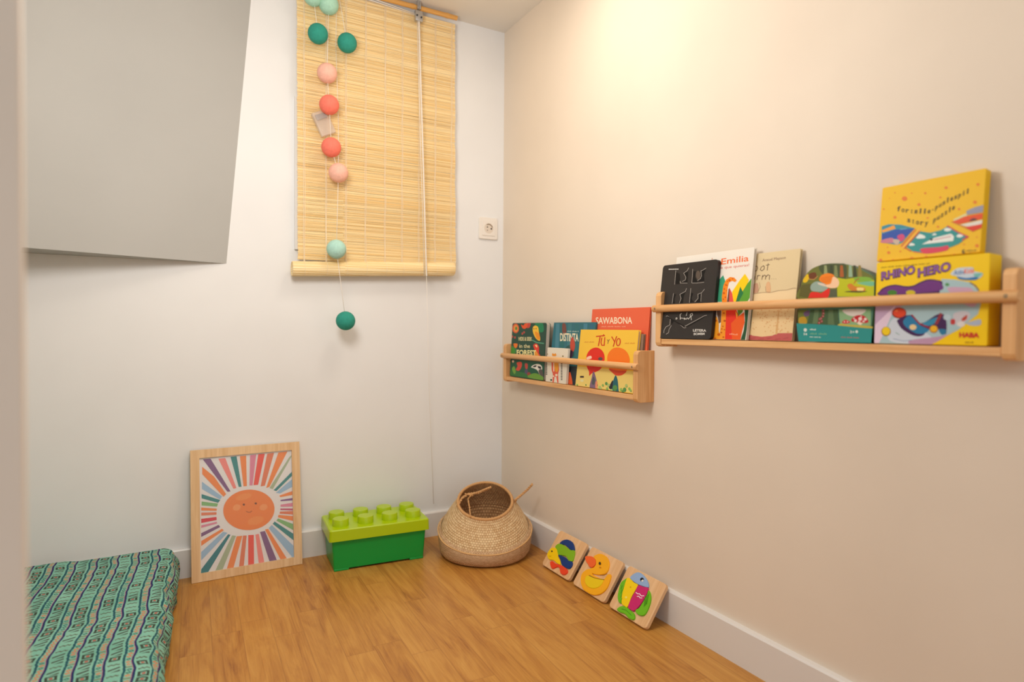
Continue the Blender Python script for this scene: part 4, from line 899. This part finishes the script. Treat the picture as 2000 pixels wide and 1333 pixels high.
def a_rhino(a):
    PUR = (112, 50, 128); DP = (66, 30, 84); LB = (170, 198, 204)
    a.P(LB, [(930, 300), (1100, 310), (1290, 345), (1400, 440), (1440, 620), (1400, 760), (1150, 960), (960, 1060), (800, 1120), (640, 1180), (45, 1170), (60, 690), (400, 480), (880, 470)])
    a.P((196, 166, 196), [(60, 660), (420, 640), (250, 800), (160, 960), (110, 1100), (50, 1140)]); a.P((206, 214, 226), [(260, 860), (420, 820), (800, 1060), (760, 1140), (260, 1110)], True); a.P((190, 150, 180), [(520, 1100), (960, 1040), (1120, 960), (780, 1160), (560, 1170)], True)
    a.P((230, 206, 226), [(60, 900), (280, 690), (330, 640), (180, 1000), (110, 1140), (50, 1150)])
    a.P(DP, [(125, 455), (200, 400), (320, 375), (460, 395), (560, 385), (640, 345), (740, 308), (840, 310), (940, 345), (900, 470), (880, 520), (150, 520)], True); a.P(PUR, [(150, 455), (220, 412), (330, 390), (470, 412), (570, 400), (650, 360), (750, 325), (840, 325), (918, 352), (880, 460), (160, 505)], True)
    a.E((70, 130, 40), 285, 480, 62, 34); a.E((210, 190, 30), 525, 480, 62, 32); a.E((86, 150, 90), 1000, 375, 28, 22)
    a.P((206, 166, 190), [(1000, 430), (1200, 410), (1330, 440), (1380, 640), (1240, 640)], True)
    a.E((140, 40, 20), 375, 745, 96, 72); a.E((226, 70, 30), 378, 742, 82, 60); a.E((244, 120, 60), 340, 715, 22, 14)
    a.P(DP, [(360, 830), (520, 770), (660, 880), (880, 760), (980, 800), (985, 1020), (900, 960), (760, 960), (680, 1040), (560, 1040), (420, 960), (360, 880)], True); a.P((40, 126, 172), [(440, 830), (520, 780), (640, 900), (760, 960), (700, 1010), (600, 1010), (480, 940), (430, 880)], True); a.P((50, 140, 178), [(680, 885), (860, 800), (880, 840), (780, 910)], True); a.P((40, 120, 160), [(890, 960), (980, 960), (980, 1010), (930, 1030)], True)
    a.S((160, 40, 60), [(540, 770), (640, 885), (780, 940)], 18); a.S((150, 50, 60), [(860, 880), (920, 760)], 40)
    a.E((150, 100, 30), 205, 985, 62, 62); a.E((244, 208, 20), 205, 980, 52, 54); a.E((170, 110, 30), 826, 955, 56, 52); a.E((240, 180, 30), 826, 950, 46, 42); a.E((236, 206, 150), 555, 930, 46, 36)
    a.P((206, 200, 206), [(1080, 760), (1220, 720), (1300, 760), (1240, 860), (1120, 900)], True); a.P((196, 60, 60), [(1050, 830), (1100, 830), (1100, 890), (1050, 890)], True); a.P((190, 70, 50), [(1190, 820), (1260, 770), (1250, 830), (1200, 850)], True); a.P((178, 188, 206), [(1250, 880), (1400, 830), (1440, 840), (1430, 900), (1330, 910)], True); a.E((190, 210, 220), 1000, 800, 50, 40); a.E((226, 220, 216), 1180, 890, 50, 36)
    a.S((90, 150, 130), [(330, 1000), (380, 1030)], 6); a.S((80, 110, 160), [(300, 1080), (430, 1110), (540, 1100)], 5); a.S((70, 40, 90), [(1300, 350), (1370, 390), (1410, 450)], 14)
    # lettering
    a.D((110, 84, 10), 44, 140, 158, 775, 104, 13)
    a.T(DP, 'RHINO', 140, 322, 585, 228, 106, .055); a.T((150, 96, 176), 'RHINO', 148, 312, 577, 222, 96, .01); a.T(DP, 'HERO', 615, 282, 1050, 188, 112, .055); a.T((150, 96, 176), 'HERO', 623, 272, 1042, 184, 100, .01)
    a.P((200, 214, 226), [(1045, 240), (1130, 165), (1260, 150), (1340, 155), (1350, 200), (1465, 230), (1400, 300), (1200, 310), (1140, 270)], True); a.P((46, 120, 180), [(1130, 270), (1250, 290), (1400, 270), (1370, 315), (1180, 310)], True); a.T((60, 110, 170), 'Active', 1090, 248, 1240, 236, 60, .02); a.T((236, 120, 90), 'Kids', 1225, 232, 1350, 222, 60, .03); a.P((120, 190, 180), [(1340, 240), (1460, 225), (1400, 280)], True)
    a.T((206, 30, 40), 'HABA', 1158, 1060, 1418, 1065, 62, .045); a.D((150, 100, 20), 9, 1235, 1136, 1345, 1138, 22)
book('game_box', 'yellow game box lettered RHINO HERO, rightmost at the front of the upper rack', 1.4155, 1.5825, .1375, .0475, .0445, ZU, .038, (248, 206, 0), CR_, a_rhino, 'box', cat='game box')
CS = (1700, 330, .15003)
def a_story(a):
    DO = (226, 122, 30)
    for x, y, r_ in ((445, 388, 36), (632, 466, 22), (320, 632, 22), (985, 246, 22), (1400, 204, 22), (1362, 435, 26), (1155, 525, 18), (745, 640, 14), (238, 1092, 22), (540, 1170, 26), (728, 1150, 20), (1388, 1002, 26), (1092, 1118, 14), (295, 1186, 12), (880, 755, 16), (1220, 985, 12), (912, 372, 14), (715, 318, 16), (540, 318, 10), (250, 385, 7), (175, 525, 12), (225, 1022, 10), (390, 1075, 12), (320, 312, 10), (1385, 890, 10), (135, 1190, 22)): a.E(DO, x, y, r_, r_*.85, n=12)
    BK = (70, 56, 20); u_ = (.1, -1)
    def word(s_, pts, h_):
        n_ = len(s_)
        L = [0]
        for p, q in zip(pts, pts[1:]): L.append(L[-1]+math.dist(p, q))
        def pos(t):
            t *= L[-1]
            for i in range(len(L)-1):
                if t <= L[i+1]+1e-6:
                    k = (t-L[i])/(L[i+1]-L[i]); return (pts[i][0]+(pts[i+1][0]-pts[i][0])*k, pts[i][1]+(pts[i+1][1]-pts[i][1])*k)
            return pts[-1]
        for i, ch in enumerate(s_):
            if ch == ' ': continue
            w_ = .35 if ch in 'il-t' else .72
            p, q = pos((i+.5-w_/2)/n_), pos((i+.5+w_/2)/n_); a.T(BK, ch, p[0], p[1], q[0], q[1], h_, .02, u_)
    word('fortælle-puslespil', [(340, 548), (520, 578), (760, 585), (1000, 440), (1290, 312)], 66)
    word('story puzzle', [(470, 688), (600, 722), (735, 738), (800, 712), (1105, 515)], 66)
    a.P((50, 140, 160), [(150, 750), (240, 722), (400, 728), (580, 775), (500, 860), (420, 960), (350, 990), (145, 960)]); a.P((36, 78, 170), [(150, 850), (330, 790), (575, 778), (500, 860), (420, 920), (145, 950)]); a.P((240, 160, 60), [(150, 800), (310, 735), (330, 780), (160, 832)]); a.P((206, 70, 120), [(350, 880), (420, 850), (450, 900), (400, 950)], True); a.P((200, 120, 140), [(150, 930), (280, 900), (330, 960), (150, 965)], True); a.S((90, 150, 190), [(390, 790), (470, 780)], 14); a.P((200, 180, 160), [(300, 920), (380, 930), (360, 990), (310, 970)], True)
    a.S((226, 110, 60), [(590, 790), (400, 1010)], 14); a.S((244, 180, 60), [(640, 800), (420, 1030)], 30); a.S((190, 50, 50), [(640, 815), (450, 1030), (530, 1075)], 12)
    a.P((40, 146, 146), [(655, 815), (780, 835), (920, 800), (1010, 745), (1150, 830), (1280, 880), (1150, 980), (950, 1060), (740, 1100), (560, 1080), (470, 1020)]); a.S((206, 40, 70), [(1005, 745), (1150, 830), (1275, 885), (1200, 925)], 16); a.P((214, 60, 90), [(660, 1040), (900, 1020), (1010, 1000), (1000, 1060), (800, 1100), (690, 1098)], True); a.P((236, 100, 30), [(560, 1075), (690, 1095), (700, 1104), (560, 1088)])
    WH = (232, 236, 230)
    for p in ([(600, 905), (620, 870), (650, 850), (715, 880), (700, 905)], [(505, 1000), (530, 965), (580, 985), (560, 1000)], [(960, 800), (990, 770), (1060, 790), (1010, 815)], [(805, 865), (835, 840), (865, 860)], [(1120, 880), (1160, 850), (1210, 870), (1170, 895)]): a.P(WH, p, True)
    a.P(WH, [(670, 985), (830, 900), (1050, 845), (1090, 880), (1080, 940), (900, 960)]); a.S((200, 140, 150), [(830, 925), (1050, 880)], 12); a.P((40, 50, 60), [(770, 915), (815, 905), (800, 940)], True)
    a.S((200, 110, 50), [(1060, 690), (1180, 740), (1340, 815)], 12); a.P((150, 150, 170), [(1250, 550), (1360, 500), (1500, 465), (1510, 560), (1260, 600)]); a.P((222, 216, 160), [(1080, 660), (1250, 580), (1270, 620), (1100, 690)]); a.P((226, 80, 30), [(1070, 690), (1230, 620), (1510, 570), (1510, 640), (1300, 690), (1160, 720)]); a.P((226, 222, 210), [(1170, 730), (1300, 700), (1510, 655), (1510, 700), (1300, 760)]); a.P((220, 60, 30), [(1230, 760), (1400, 730), (1510, 700), (1510, 745), (1340, 815)]); a.P((60, 40, 60), [(1290, 680), (1340, 645), (1395, 665)], True)
    a.E((60, 46, 20), 1215, 1080, 20, 30); a.E((214, 176, 0), 1225, 1075, 10, 16); a.D((140, 110, 20), 5, 1250, 1076, 1385, 1072, 22); a.D((140, 110, 20), 4, 1250, 1112, 1385, 1106, 22)
ZR = ZU+.1375+.0022
book('puzzle_box', 'yellow story puzzle box with orange dots standing on top of another box', 1.4085, 1.5645, .1290, .0330, .0195, ZR, .0155, (238, 188, 0), CS, a_story, 'box', cat='puzzle box', side=mat('pale_yellow_card', (244, 214, 70), .5))
